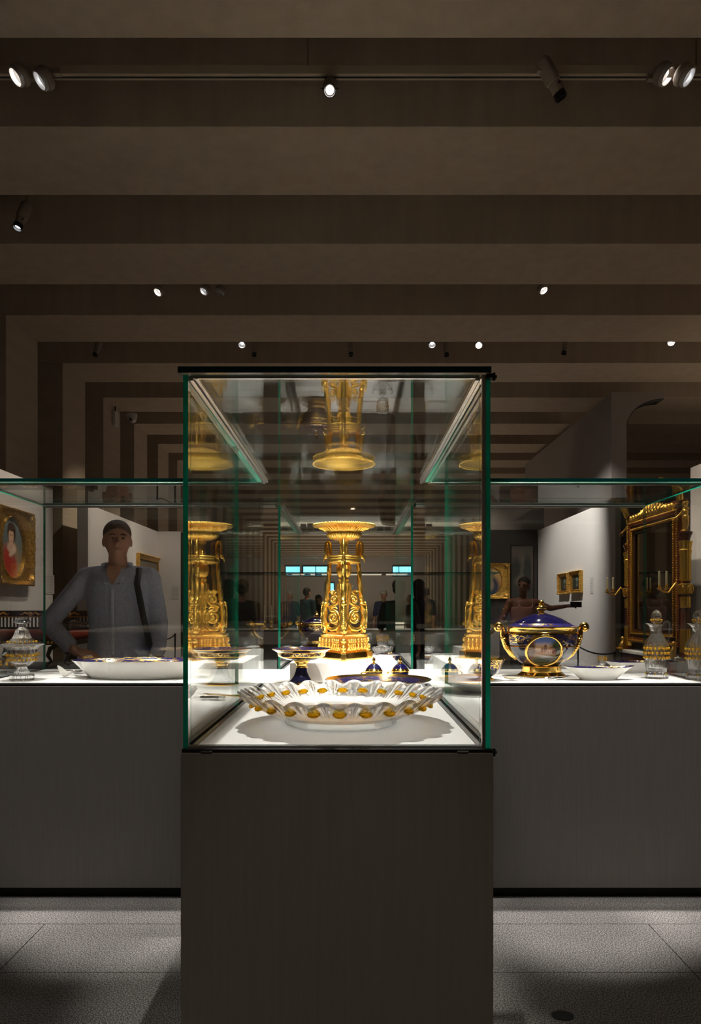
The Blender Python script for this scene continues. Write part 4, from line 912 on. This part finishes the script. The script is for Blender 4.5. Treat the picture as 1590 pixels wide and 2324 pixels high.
def onwall_right(px, py, W, H, fw, lab, pm, **k): d = 3.35*F/(px-800); return picture((3.349, d, HC+(1382-py)*d/F), -PI/2, W, H, fw, lab, pm, **k)
onwall_right(1282, 1325, .50, .325, .055, 'small gilt framed green landscape, left one of the two', M['p_moon'])
onwall_right(1310, 1321, .50, .325, .055, 'small gilt framed green landscape, right one of the two', M['p_moon'])
c = P(1112, 1319, 12.82); picture((c.x, 12.818, c.z), 0, .68, .64, .08, 'gilt framed oval painting of a hooded figure in blue on black panel', M['p_hood'], oval=(.20, .25), dep=.07)
c = P(1184, 1318, 12.82); picture((c.x-.0, 12.819, c.z), 0, .42, 1.3, .015, 'tall dark landscape painting behind the woman at right', M['p_land'], ornate=False, dep=.03, fm='darkwood')
def card(loc, rz, W, H, lab):
    T = thing('wall_label', tuple(loc), rz, lab, 'label', 'wall labels'); MB().box(-W/2, W/2, -.004, 0, -H/2, H/2).build('card', M['label'], T, False)
    m = MB(); k = int(H/.022)
    for i in range(1, k): m.box(-W*.38, W*(.38-.12*random.random()), -.005, -.004, H/2-i*H/k-.003, H/2-i*H/k+.003)
    m.build('printed_lines', M['ink'], T, False)
def wl_card(px, py, W, H, lab): d = 3.6*F/(800-px); card((-3.599, d, HC+(1382-py)*d/F), PI/2, W, H, lab)
wl_card(111, 1326, .28, .23, 'grey text card right of the lady portrait on the left partition'); wl_card(397, 1344, .28, .27, 'grey text card between far gilt picture and black panel') if False else None
c = P(397, 1344, 12.99); card((c.x, 12.998, c.z), 0, .15, .24, 'grey text card on the far left end wall by the black panel')
d = 3.35*F/(1342-800); card((3.349, d, HC+(1382-1328)*d/F), -PI/2, .13, .23, 'narrow text card right of the two small landscapes')

# ------------------------------------------------------------------ settee, barriers
st = thing('settee', (-3.0, 6.4, 0), 0, 'dark gilt mounted settee with red silk seat behind the man', 'settee')
X0, X1 = -.55, .57
MB().box(X0-.05, X1+.05, -.35, .40, .0, .76).build('platform', M['black_wall'], st, False, .004)
m = MB().box(X0, X1, .28, .33, 1.19, 1.255); m.box(X0, X1, .28, .33, 1.075, 1.10); m.build('back_rail', M['darkwood'], st, True, .006)
m = MB()
for cxx in (X0+.2, X0+.5, X1-.25):
    for s_ in (-1, 1): m.tube([(cxx+s_*.02, .27, 1.22), (cxx+s_*.05, .265, 1.235), (cxx+s_*.08, .268, 1.215), (cxx+s_*.1, .27, 1.225)], [.009, .008, .007, .003], 8)
    m.ball((cxx, .27, 1.22), (.02, .012, .022), 10, 8)
m.box(X0, X1, .272, .28, 1.192, 1.20); m.build('gilt_mount', M['gold'], st)
for i in range(30):
    xx = X0+.06+i*(X1-X0-.1)/30; MB().tube([(xx, .305, 1.10), (xx, .305, 1.19)], .009, 8).build('spindle', M['darkwood'], st)
m = MB(); m.box(X0+.03, X1-.03, -.22, .28, 1.0, 1.075); m.build('seat_cushion', M['red'], st, True, .03)
MB().box(X0, X1, -.25, .30, .955, 1.0).build('seat_rail', M['darkwood'], st, True, .005)
m = MB()
for i in range(30): m.ball((X0+.05+i*(X1-X0-.1)/29, -.255, .977), (.012, .008, .012), 8, 6)
m.build('rail_studs', M['gold'], st)
for xx in (X0+.03, X1-.06):
    MB().tube([(xx, .3, .99), (xx, .31, 1.1), (xx, .32, 1.27)], [.026, .022, .026], 12).build('back_post', M['darkwood'], st)
    MB().tube([(xx, -.22, 1.0), (xx, -.25, 1.07), (xx, -.24, 1.13), (xx, -.1, 1.15), (xx, .1, 1.13), (xx, .3, 1.15)], [.025, .022, .028, .024, .02, .02], 12).build('arm_rest', M['darkwood'], st)
for xx in (X0+.15, .02, X1-.16):
    for s_ in (-1, 1):
        MB().tube([(xx, -.2, .96), (xx+s_*.07, -.2, .92), (xx+s_*.09, -.2, .86), (xx+s_*.06, -.2, .81), (xx+s_*.11, -.2, .775)], [.022, .02, .018, .016, .018], 10).build('curved_leg', M['darkwood'], st)
def stanchion(px, top, d, lab):
    c = P(px, top, d); T = thing('barrier_post', (c.x, c.y, 0), 0, lab, 'barrier'); MB().tube([(0, 0, .01), (0, 0, c.z)], .012, 10).build('post', M['blackmetal'], T)
    MB().lathe([(0, 0), (.12, 0), (.12, .01), (.02, .02)], 32).build('base', M['blackmetal'], T); MB().ball((0, 0, c.z), .018, 10, 8).build('cap', M['blackmetal'], T); return c
def rope(a, b, lab, sag=.05):
    T = thing('barrier_rope', tuple((a+b)/2), 0, lab, 'rope'); pts = [(a.lerp(b, i/10)-(a+b)/2)-Vector((0, 0, sag*4*(i/10)*(1-i/10))) for i in range(11)]
    MB().tube(pts, .009, 8).build('cord', M['black_cloth'], T)
a = stanchion(357, 1446, 9.6, 'thin black barrier post at left in front of far picture'); b = stanchion(397, 1440, 10.6, 'thin black barrier post nearer the black panel at left'); rope(a, b, 'dark barrier cord between the two left posts')
a = stanchion(1311, 1466, 9.2, 'thin barrier post below the small landscapes at right'); b = stanchion(1394, 1482, 7.9, 'thin barrier post left of the mirror'); rope(a, b, 'dark barrier cord running toward the mirror')

# ------------------------------------------------------------------ standing mirror with candle arms
mi = thing('cheval_mirror', (3.0, 6.98, 0), 0, 'mahogany dressing mirror with gilt putto, columns and candle arms', 'mirror')
def ml(): return MB()
zb0, zb1 = .92, 2.20; ya, yb = -.60, .66           # near / far edges along y
MB().box(-.12, .18, ya-.05, yb+.05, 0, .62).build('platform', M['black_wall'], mi, False, .004)
MB().box(-.08, .12, ya-.02, yb+.02, .62, .80).build('drawer_base', M['wood'], mi, True, .005)
MB().box(-.10, .14, ya-.04, yb+.04, .80, .835).build('marble_top', M['marble'], mi, True, .006)
MB().box(-.09, .13, ya-.03, yb+.03, .60, .64).build('gilt_plinth_band', M['gold'], mi, True, .004)
for nm, w0, w1, dpt, mm in (('outer_frame', .0, .05, -.035, 'wood'), ('dark_cove', .05, .085, -.022, 'darkwood'), ('inner_moulding', .085, .108, -.042, 'gold'), ('liner', .108, .135, -.02, 'darkwood')):
    m = MB(); A_, B_ = ya+w0+.04, yb-w0-.04; A2, B2 = ya+w1+.04, yb-w1-.04; z0_, z1_ = zb0+w0, zb1-w0; z2_, z3_ = zb0+w1, zb1-w1
    m.box(dpt, .03, A_, B_, z0_, z2_); m.box(dpt, .03, A_, B_, z3_, z1_); m.box(dpt, .03, A_, A2, z2_, z3_); m.box(dpt, .03, B2, B_, z2_, z3_); m.build(nm, M[mm], mi, True, .006)
MB().box(-.002, .0, ya+.17, yb-.17, zb0+.13, zb1-.13).build('mirror_glass', M['mirror'], mi, False)
for nm, off in (('outer_beading', .022), ('inner_beading', .092)):
    m = MB(); yy = ya+.04+off
    step = .022; z = zb0+off
    while z < zb1-off:
        for q in (ya+.04+off, yb-.04-off): m.ball((-.045, q, z), .0085, 6, 4)
        z += step
    q = ya+.04+off
    while q < yb-.04-off:
        for z in (zb0+off, zb1-off): m.ball((-.045, q, z), .0085, 6, 4)
        q += step
    tag(m.build(nm, M['gold'], mi), kind='stuff')
m = MB()                                           # crest of gilt leaves
for i in range(15):
    q = i/14; yy = ya+.15+q*(yb-ya-.3); h = .035+.085*math.sin(q*PI)**2
    for k in range(3): m.tube([(-.03, yy, zb1), (-.045, yy+.02*(k-1), zb1+h*.5), (-.03, yy+.05*(k-1), zb1+h)], [.014, .016, .005], 7)
    m.ball((-.045, yy, zb1+.03), (.02, .025, .024), 8, 6)
m.build('crest', M['gold'], mi)
m = MB().box(-.03, .03, ya, yb, zb1+.02, zb1+.07); m.build('crest_rail', M['wood'], mi, True, .006)
# big eagle-like scroll brackets above
m = MB()
for s_, y_ in ((-1, yb-.02), (1, ya+.02)):
    m.tube([(-.03, y_, zb1+.06), (-.05, y_-.02*s_, zb1+.14), (-.12, y_, zb1+.22), (-.22, y_, zb1+.26)], [.03, .034, .026, .01], 10)
m.build('scroll_bracket', M['gold'], mi)
def col(y_):
    m = MB(); m.lathe([(0, .835), (.055, .835), (.055, .86), (.046, .875), (.042, 1.0), (.040, 1.9), (.05, 1.93), (.06, 1.95), (.062, 1.965), (0, 1.965)], 32, c=(0, y_, 0)); m.build('column', M['wood'], mi)
    def fn(t, i, r, z): return r*(1+.06*abs(math.cos(9*t))), z
    m = MB(); m.lathe([(.042, .87), (.046, .88), (.045, 1.06), (.042, 1.09)], 64, c=(0, y_, 0), fn=fn, cap=False); m.lathe([(.041, 1.28), (.046, 1.285), (.043, 1.30), (.044, 1.35), (.047, 1.365), (.041, 1.38)], 64, c=(0, y_, 0), fn=fn, cap=False)
    m.lathe([(.042, 1.52), (.050, 1.53), (.044, 1.58), (.047, 1.62), (.044, 1.66), (.047, 1.70), (.044, 1.74), (.052, 1.80), (.046, 1.81), (.058, 1.88), (.044, 1.885)], 64, c=(0, y_, 0), fn=fn, cap=False); m.build('gilt_sleeve', M['gold'], mi)
    m = MB(); m.lathe([(.044, 1.40), (.062, 1.41), (.060, 1.48), (.064, 1.49), (.044, 1.50)], 32, c=(0, y_, 0), cap=False)
    for k in range(8): t = 2*PI*k/8; m.ball((.06*math.cos(t), y_+.06*math.sin(t), 1.45), (.014, .014, .03), 8, 6)
    m.build('column_collar', M['gold'], mi)
    # putto standing on the column
    z0 = 1.967; s = 1.0
    m = MB()
    for sx in (-1, 1):
        m.tube([(-.01, y_+sx*.022, z0+.012), (0, y_+sx*.022, z0+.06), (.0, y_+sx*.018, z0+.11)], [.012, .017, .021], 10); m.ball((-.015, y_+sx*.024, z0+.009), (.020, .011, .009), 8, 6)
    m.ball((0, y_, z0+.13), (.030, .036, .032), 14, 10); m.ball((-.004, y_, z0+.175), (.028, .032, .038), 14, 10); m.ball((-.002, y_, z0+.205), (.022, .034, .02), 12, 8)
    m.ball((-.006, y_, z0+.248), (.026, .026, .030), 14, 10)
    for k in range(14): a_ = 2*PI*k/14; m.ball((-.0+.02*math.cos(a_), y_+.024*math.sin(a_), z0+.265), .010, 6, 5)
    m.tube([(0, y_-.030, z0+.21), (.0, y_-.055, z0+.20), (-.03, y_-.065, z0+.215)], [.012, .011, .008], 8); m.ball((-.035, y_-.066, z0+.218), .011, 8, 6)
    m.tube([(0, y_+.030, z0+.21), (-.02, y_+.05, z0+.17), (-.055, y_+.055, z0+.135)], [.012, .011, .008], 8); m.ball((-.06, y_+.056, z0+.13), .011, 8, 6)
    m.tube([(-.062+.016*math.cos(a_), y_+.056, z0+.115+.016*math.sin(a_)) for a_ in [2*PI*k/16 for k in range(16)]], .004, 6, closed=True)
    m.build('putto', M['gold'], mi)
    # candle arm
    m = MB(); zz = 1.47
    m.tube([(-.05, y_, zz), (-.09, y_, zz+.03), (-.12, y_, zz-.01), (-.15, y_, zz-.05), (-.20, y_, zz-.045), (-.235, y_, zz-.02)], [.010, .011, .010, .009, .008, .008], 10)
    m.tube([(-.20, y_, zz-.045), (-.185, y_-.03, zz-.02)], .007, 8)
    for xx, yy in ((-.235, y_), (-.185, y_-.035)):
        m.lathe([(.006, zz-.03), (.026, zz-.016), (.030, zz-.012), (.012, zz-.008), (.012, zz+.014), (.015, zz+.018)], 20, c=(xx, yy, 0))
    ca = m.build('candle_arm', M['gold'], mi)
    for xx, yy in ((-.235, y_), (-.185, y_-.035)): MB().lathe([(.0095, zz+.010), (.0095, zz+.135), (.004, zz+.139), (0, zz+.143)], 16, c=(xx, yy, 0)).build('candle', M['candle'], ca)
col(ya-.02); col(yb+.02)
for y_ in (ya+.02, yb-.02):                        # crouching gilt figures at the foot
    m = MB(); z0 = .835; m.tube([(-.09, y_, z0), (-.10, y_, z0+.03), (-.085, y_, z0+.07), (-.08, y_, z0+.095)], [.035, .032, .024, .014], 12); m.ball((-.085, y_, z0+.115), (.022, .022, .026), 12, 8)
    m.tube([(-.10, y_-.02, z0+.01), (-.15, y_-.02, z0+.012)], [.014, .010], 8); m.tube([(-.10, y_+.02, z0+.01), (-.15, y_+.02, z0+.012)], [.014, .010], 8); m.build('sphinx_mount', M['gold'], mi)

M['ivory_dark'] = mat('eye_white', (.28, .22, .19), .4)
# ------------------------------------------------------------------ people: one remeshed skin surface each, clothes as children
def capsule(m, a, b, ra, rb, n=12, flat=1.0):
    a = Vector(a); b = Vector(b); m.tube([a, a.lerp(b, .5), b], [ra, (ra+rb)/2, rb], n, flat=flat); m.ball(a, ra, n, 8); m.ball(b, rb, n, 8)
def fuse(m, name, mt, parent, vox, smooth_it=6):
    o = m.build(name, mt, parent, True, fix=False)
    r = o.modifiers.new('remesh', 'REMESH'); r.mode = 'VOXEL'; r.voxel_size = vox; r.use_smooth_shade = True
    s_ = o.modifiers.new('smooth', 'SMOOTH'); s_.factor = .6; s_.iterations = smooth_it
    return o
def hand(m, wr, d, up, s=1, curl=.5, sp=1):
    """palm and five fingers, d = direction of the hand, up = back of the hand"""
    wr = Vector(wr); d = Vector(d).normalized(); up = Vector(up); up = (up-d*up.dot(d)).normalized(); sd = d.cross(up)*sp
    for k, w_ in enumerate((-.026, -.009, .009, .026)):
        L = (.030, .035, .033, .026)[k]; p0 = wr+d*.02+sd*w_*.7; p1 = wr+d*.085+sd*w_; capsule(m, p0, p1, .013*s, .0115*s, 8)
        q1 = p1+(d*math.cos(curl*.6)-up*math.sin(curl*.6))*L; q2 = q1+(d*math.cos(curl*1.5)-up*math.sin(curl*1.5))*L*.75; q3 = q2+(d*math.cos(curl*2.2)-up*math.sin(curl*2.2))*L*.6
        capsule(m, p1, q1, .0095, .0088, 8); capsule(m, q1, q2, .0088, .008, 8); capsule(m, q2, q3, .008, .007, 8)
    t0 = wr+d*.03-sd*.022; t1 = wr+d*.055-sd*.046-up*.01; t2 = t1+(d*.8-sd*.25-up*.3)*.035; capsule(m, t0, t1, .013, .0105, 8); capsule(m, t1, t2, .010, .008, 8)
def person(loc, rz, lab, H=1.75, skin='skin', top='shirt', legs='jeans', la=None, ra=None, sleeve=.5, hairm='hair', haircut='short', vox=.012, top_low=.53, straps=False, group=None, headturn=0, extras=None):
    """faces -Y; la/ra are (elbow, wrist, hand direction) for the arms on -x / +x"""
    T = thing('person', loc, rz, lab, 'person', group); k = H/1.75
    V = lambda x, y, z: Vector((x*k, y*k, z*k))
    sh = .185
    la = la or ((-.24, .02, 1.14), (-.25, -.06, .90), (0, -.1, -1)); ra = ra or ((.24, .02, 1.14), (.25, -.06, .90), (0, -.1, -1))
    b = MB()
    def trunk(mb, e, z0):
        pr = [(a+e, z) for a, z in ((.150, .84), (.168, .90), (.160, 1.0), (.150, 1.10), (.160, 1.20), (.172, 1.30), (.172, 1.37), (.150, 1.42), (.10, 1.455)) if z >= z0]
        mb.lathe([(0, pr[0][1]*k)]+[(r*k, z*k) for r, z in pr]+[(0, (pr[-1][1]+.01)*k)], 32, sy=.68)
    trunk(b, 0, .8)
    for s_ in (-1, 1):
        capsule(b, V(s_*.05, .01, 1.42), V(s_*sh, .01, 1.40), .055*k, .058*k); capsule(b, V(s_*.09, 0, .90), V(s_*.10, .0, .50), .085*k, .056*k); capsule(b, V(s_*.10, 0, .50), V(s_*.105, .02, .09), .052*k, .036*k)
        capsule(b, V(s_*.105, .02, .05), V(s_*.115, -.14, .03), .036*k, .026*k)
    capsule(b, V(0, .01, 1.42), V(0, -.012, 1.53), .060*k, .054*k)
    hc = V(0, -.02, 1.622)
    HM = Matrix.Translation(hc) @ Matrix.Rotation(headturn, 4, 'Z')
    hh = MB(); hh.X = HM
    hh.ball((0, .012*k, .025*k), (.079*k, .097*k, .094*k), 20, 14); hh.ball((0, -.022*k, -.035*k), (.064*k, .070*k, .080*k), 18, 12); hh.ball((0, -.05*k, -.088*k), (.032*k, .028*k, .022*k), 12, 8)
    hh.tube([(0, -.086*k, .018*k), (0, -.102*k, -.012*k), (0, -.110*k, -.028*k)], [.009*k, .011*k, .015*k], 8); hh.ball((0, -.088*k, -.060*k), (.024*k, .010*k, .009*k), 10, 6)
    for s_ in (-1, 1): hh.ball((s_*.078*k, .012*k, -.010*k), (.010*k, .022*k, .032*k), 10, 8); hh.ball((s_*.030*k, -.080*k, .022*k), (.022*k, .010*k, .007*k), 8, 6)
    b.v += hh.v; off = len(b.v)-len(hh.v); b.f += [tuple(i+off for i in q) for q in hh.f]; b.m += hh.m; b.uv += hh.uv
    arms = {}
    for s_, (el, wr, hd) in ((-1, la), (1, ra)):
        S0, E, W_ = V(s_*sh, .01, 1.40), V(*el), V(*wr); arms[s_] = (S0, E, W_)
        capsule(b, S0, E, .050*k, .040*k); capsule(b, E, W_, .039*k, .027*k); hand(b, W_, hd, (s_*.6, -.4, .6), k, .45, s_)
    fuse(b, 'body', M[skin], T, vox if vox < .011 else .010, 3)
    # face details
    e = MB(); e.X = HM
    for s_ in (-1, 1): e.ball((s_*.030*k, -.083*k, .006*k), (.011*k, .007*k, .007*k), 10, 6)
    e.build('eyes', M['ivory_dark'], T)
    e = MB(); e.X = HM
    for s_ in (-1, 1): e.ball((s_*.030*k, -.089*k, .006*k), (.005*k, .003*k, .005*k), 8, 6); e.tube([(s_*.015*k, -.092*k, .026*k), (s_*.032*k, -.092*k, .031*k), (s_*.048*k, -.080*k, .024*k)], [.003*k, .004*k, .002*k], 6)
    e.build('brows_and_pupils', M['hair'], T)
    e = MB(); e.X = HM; e.ball((0, -.096*k, -.060*k), (.022*k, .005*k, .003*k), 10, 6); e.build('lips', M['skin2'], T)
    h = MB(); h.X = HM
    if haircut == 'cap': h.ball((0, .014*k, .060*k), (.085*k, .102*k, .075*k), 20, 12); h.ball((0, -.09*k, .055*k), (.06*k, .06*k, .010*k), 14, 6)
    else:
        h.ball((0, .020*k, .044*k), (.082*k, .098*k, .083*k), 22, 14); h.ball((0, .045*k, .0*k), (.079*k, .068*k, .075*k), 18, 12)
    if haircut == 'bun': h.ball((0, .11*k, .045*k), (.045*k, .04*k, .045*k), 14, 10); h.ball((0, .03*k, .05*k), (.088*k, .098*k, .085*k), 20, 12)
    if haircut == 'long': h.ball((0, .05*k, -.06*k), (.095*k, .06*k, .14*k), 18, 12); h.ball((0, .02*k, .04*k), (.09*k, .1*k, .085*k), 18, 12)
    h.build('cap' if haircut == 'cap' else 'hair', M['cap' if haircut == 'cap' else hairm], T)
    # upper garment
    g = MB(); e = .014
    trunk(g, .018, .84)
    if straps: g = MB(); g.lathe([(0, .84*k)]+[(r*k+.012, z*k) for r, z in ((.150, .84), (.168, .90), (.160, 1.0), (.150, 1.10), (.160, 1.20), (.172, 1.30), (.168, 1.355))]+[(0, 1.356*k)], 32, sy=.68)
    if not straps:
        for s_ in (-1, 1):
            capsule(g, V(s_*.06, .01, 1.42), V(s_*sh, .01, 1.405), .060*k, .062*k); S0, E, W_ = arms[s_]; capsule(g, S0, E, .064*k, .056*k, 14)
            if sleeve > .5: q = E.lerp(W_, (sleeve-.5)*2); capsule(g, E, q, .056*k, .048*k, 14)
    else:
        for s_ in (-1, 1): g.tube([V(s_*.085, -.11, 1.34), V(s_*.10, -.06, 1.45), V(s_*.10, .04, 1.455), V(s_*.085, .11, 1.36)], .014, 8)
    fuse(g, 'shirt' if not straps else 'strap_top', M[top], T, .010, 8)
    t = MB()
    t.ball(V(0, .0, .90), (.176*k, .125*k, .11*k), 20, 12)
    for s_ in (-1, 1): capsule(t, V(s_*.09, 0, .88), V(s_*.10, .0, .50), .098*k, .074*k, 14); capsule(t, V(s_*.10, 0, .50), V(s_*.105, .02, .10), .074*k, .062*k, 14)
    fuse(t, 'trousers', M[legs], T, .014, 4)
    sh_ = MB()
    for s_ in (-1, 1): capsule(sh_, V(s_*.105, .03, .045), V(s_*.115, -.15, .035), .044*k, .036*k)
    fuse(sh_, 'shoes', M['black_cloth'], T, .012, 2)
    if extras: extras(T, V, arms)
    return T
def man_x(T, V, arms):
    # collar, placket with buttons, bag strap and bracelet
    m = MB()
    for s_ in (-1, 1): m.add([V(s_*.012, -.135, 1.36), V(s_*.075, -.055, 1.475), V(s_*.090, -.035, 1.44), V(s_*.045, -.142, 1.37), V(s_*.012, -.139, 1.355), V(s_*.075, -.06, 1.47), V(s_*.092, -.045, 1.43), V(s_*.045, -.148, 1.36)], [(0, 1, 2, 3), (7, 6, 5, 4), (0, 4, 5, 1), (1, 5, 6, 2), (2, 6, 7, 3), (3, 7, 4, 0)])
    m.tube([V(-.075, -.055, 1.475), V(-.07, .03, 1.485), V(0, .06, 1.487), V(.07, .03, 1.485), V(.075, -.055, 1.475)], .012, 8); m.build('collar', M['shirt_light'], T)
    m = MB(); m.add([V(0, -.149, 1.35), V(.040, -.128, 1.425), V(.035, -.08, 1.47), V(-.035, -.08, 1.47), V(-.040, -.128, 1.425), V(0, -.10, 1.40)], [(0, 1, 4), (1, 2, 3, 4), (0, 5, 1), (0, 4, 5), (1, 5, 2), (4, 3, 5), (2, 5, 3)]); m.build('open_neckline', M['skin'], T)
    m = MB(); m.tube([V(0.0, -.146, 1.33), V(.0, -.143, 1.2), V(.0, -.136, 1.05), V(.0, -.135, .95)], .010, 8, flat=.3); m.build('placket', M['shirt_light'], T)
    for z in (1.30, 1.22, 1.13, 1.04, .96): m = MB(); m.ball(V(0, -.152 if z > 1.15 else -.147, z), (.006, .003, .006), 8, 6); m.build('button', M['white_plastic'], T)
    m = MB(); m.tube([V(.125, .12, 1.36), V(.13, .06, 1.46), V(.13, -.04, 1.455), V(.135, -.125, 1.36), V(.165, -.145, 1.22), V(.19, -.12, 1.08), V(.205, -.05, .95)], .019, 8, flat=.35); tag(m.build('bag_strap', M['strap'], T), 'black bag strap over one shoulder')
    m = MB(); m.box(.19, .27, -.12, .16, .72, .95); m.build('shoulder_bag', M['strap'], T, True, .03)
    W_ = arms[1][2]; E = arms[1][1]; d = (W_-E).normalized(); c_ = W_-d*.01; u = d.orthogonal().normalized(); w2 = d.cross(u)
    m = MB(); m.tube([c_+(u*math.cos(a)+w2*math.sin(a))*.034 for a in [2*PI*i/20 for i in range(20)]], .0045, 6, closed=True); m.build('bracelet', M['silver'], T)
# the man behind the left arm of the case
c = P(268, 1382, 4.42)
person((c.x, 4.42, 0), .10, 'man in grey blue shirt with bag strap behind the left case', 1.83, 'skin', 'shirt', 'jeans', la=((-.40, -.02, 1.13), (-.20, -.16, .97), (.9, .1, -.2)),
       ra=((.235, .03, 1.13), (.245, -.07, .92), (0, -.15, -1)), sleeve=.88, hairm='buzz', haircut='short', vox=.009, headturn=.25, extras=man_x)
def woman_x(T, V, arms):
    W_ = arms[1][2]; m = MB(); m.box(W_.x+.05, W_.x+.20, W_.y-.03, W_.y-.018, W_.z-.015, W_.z+.055); m.build('phone', M['black_cloth'], T, True, .004)
c = P(1187, 1382, 9.0)
person((c.x, 9.0, 0), .1, 'woman in dusty pink strap top reaching out with a phone at right', 1.68, 'skin2', 'pink', 'jeans', la=((-.30, -.02, 1.18), (-.45, -.06, 1.02), (-.6, -.1, -.6)),
       ra=((.36, -.03, 1.33), (.56, -.06, 1.36), (1, 0, .05)), straps=True, haircut='bun', headturn=-.7, extras=woman_x)
c = P(871, 1382, 17.5); person((c.x, 17.5, 0), PI+.2, 'man in navy top and pale cap seen from behind in the distance', 1.74, 'skin2', 'navy', 'jeans', haircut='cap', vox=.016)
c = P(696, 1382, 16.5); person((c.x, 16.5, 0), PI*.8, 'distant person in dark teal top behind the rear pane, left of the tripod', 1.78, 'skin', 'teal', 'black_cloth', haircut='short', vox=.016)
c = P(722, 1382, 19.0); person((c.x, 19.0, 0), 1.2, 'distant person in black beside the teal clad person', 1.66, 'skin2', 'black_cloth', 'black_cloth', haircut='long', vox=.016)
c = P(545, 1382, 12.0); person((c.x, 12.0, 0), PI, 'dark clothed visitor seen through the left side panes', 1.70, 'skin2', 'black_cloth', 'black_cloth', haircut='long', vox=.016)
c = P(905, 1382, 8.6); person((c.x, 8.6, 0), PI*.9, 'dark clothed visitor close to the rear right pane', 1.63, 'skin2', 'black_cloth', 'black_cloth', haircut='bun', vox=.014)
c = P(950, 1382, 9.6); person((c.x, 9.6, 0), PI*1.1, 'visitor in dark navy beside the green right corner edge', 1.68, 'skin2', 'navy', 'black_cloth', haircut='long', vox=.014)

# ------------------------------------------------------------------ second case far behind with small gilt pieces
fc = thing('far_display_case', (0.1, 11.4, 0), 0, 'long distant glass case with white deck behind the tripod', 'display case')
MB().box(-2.2, 2.2, -.35, .35, 0, .93).build('plinth', M['plinth'], fc, False, .003); MB().box(-2.19, 2.19, -.34, .34, .93, .944).build('deck_panel', M['deck'], fc, False)
for i, (a_, b_, c_, d_) in enumerate(((-2.2, 2.2, -.35, -.342), (-2.2, 2.2, .342, .35))):
    m = MB(); m.box(a_, b_, c_, d_, .945, 1.83); m.m = [1, 1, 0, 1, 0, 1]; m.build('glass_pane', [M['glass'], M['edge']], fc, False)
m = MB(); m.box(-2.2, 2.2, -.35, .35, 1.83, 1.845); m.m = [0, 0, 1, 1, 1, 1]; m.build('glass_pane', [M['glass'], M['edge_top']], fc, False)
spot((.1, 11.0, 4.75), (-.4, 11.4, .95), 60, 50)
def candlestick(x, y, lab, h=.36, s=1):
    T = thing('candlestick', (x, y, .944), 0, lab, 'candlestick'); T.scale = (s,)*3
    MB().lathe([(0, 0), (.07, 0), (.075, .01), (.04, .03), (.02, .05), (.03, .09), (.018, .11), (.022, .17), (.03, .19), (.012, .195)], 24).build('stick', M['gold_bright'], T)
    MB().lathe([(.012, .19), (.012, h), (0, h+.005)], 12).build('candle', M['candle'], T)
for px, lab in ((600, 'left gilt candlestick of the pair in the far case'), (616, 'gilt candlestick with tall candle in the far case, right of the pair')):
    c = P(px, 1382, 11.3); candlestick(c.x, c.y, lab, .56, .68)
for px, s_, lab in ((575, .8, 'gilt bowl at the left end of the far case'), (640, .7, 'small gilt bowl right of the far candlesticks'), (895, .9, 'gilt bowl in the far case right of the tripod')):
    c = P(px, 1382, 11.35); gilt_bowl(c.x, c.y, .944, lab, s_)
bpy.context.view_layer.update()
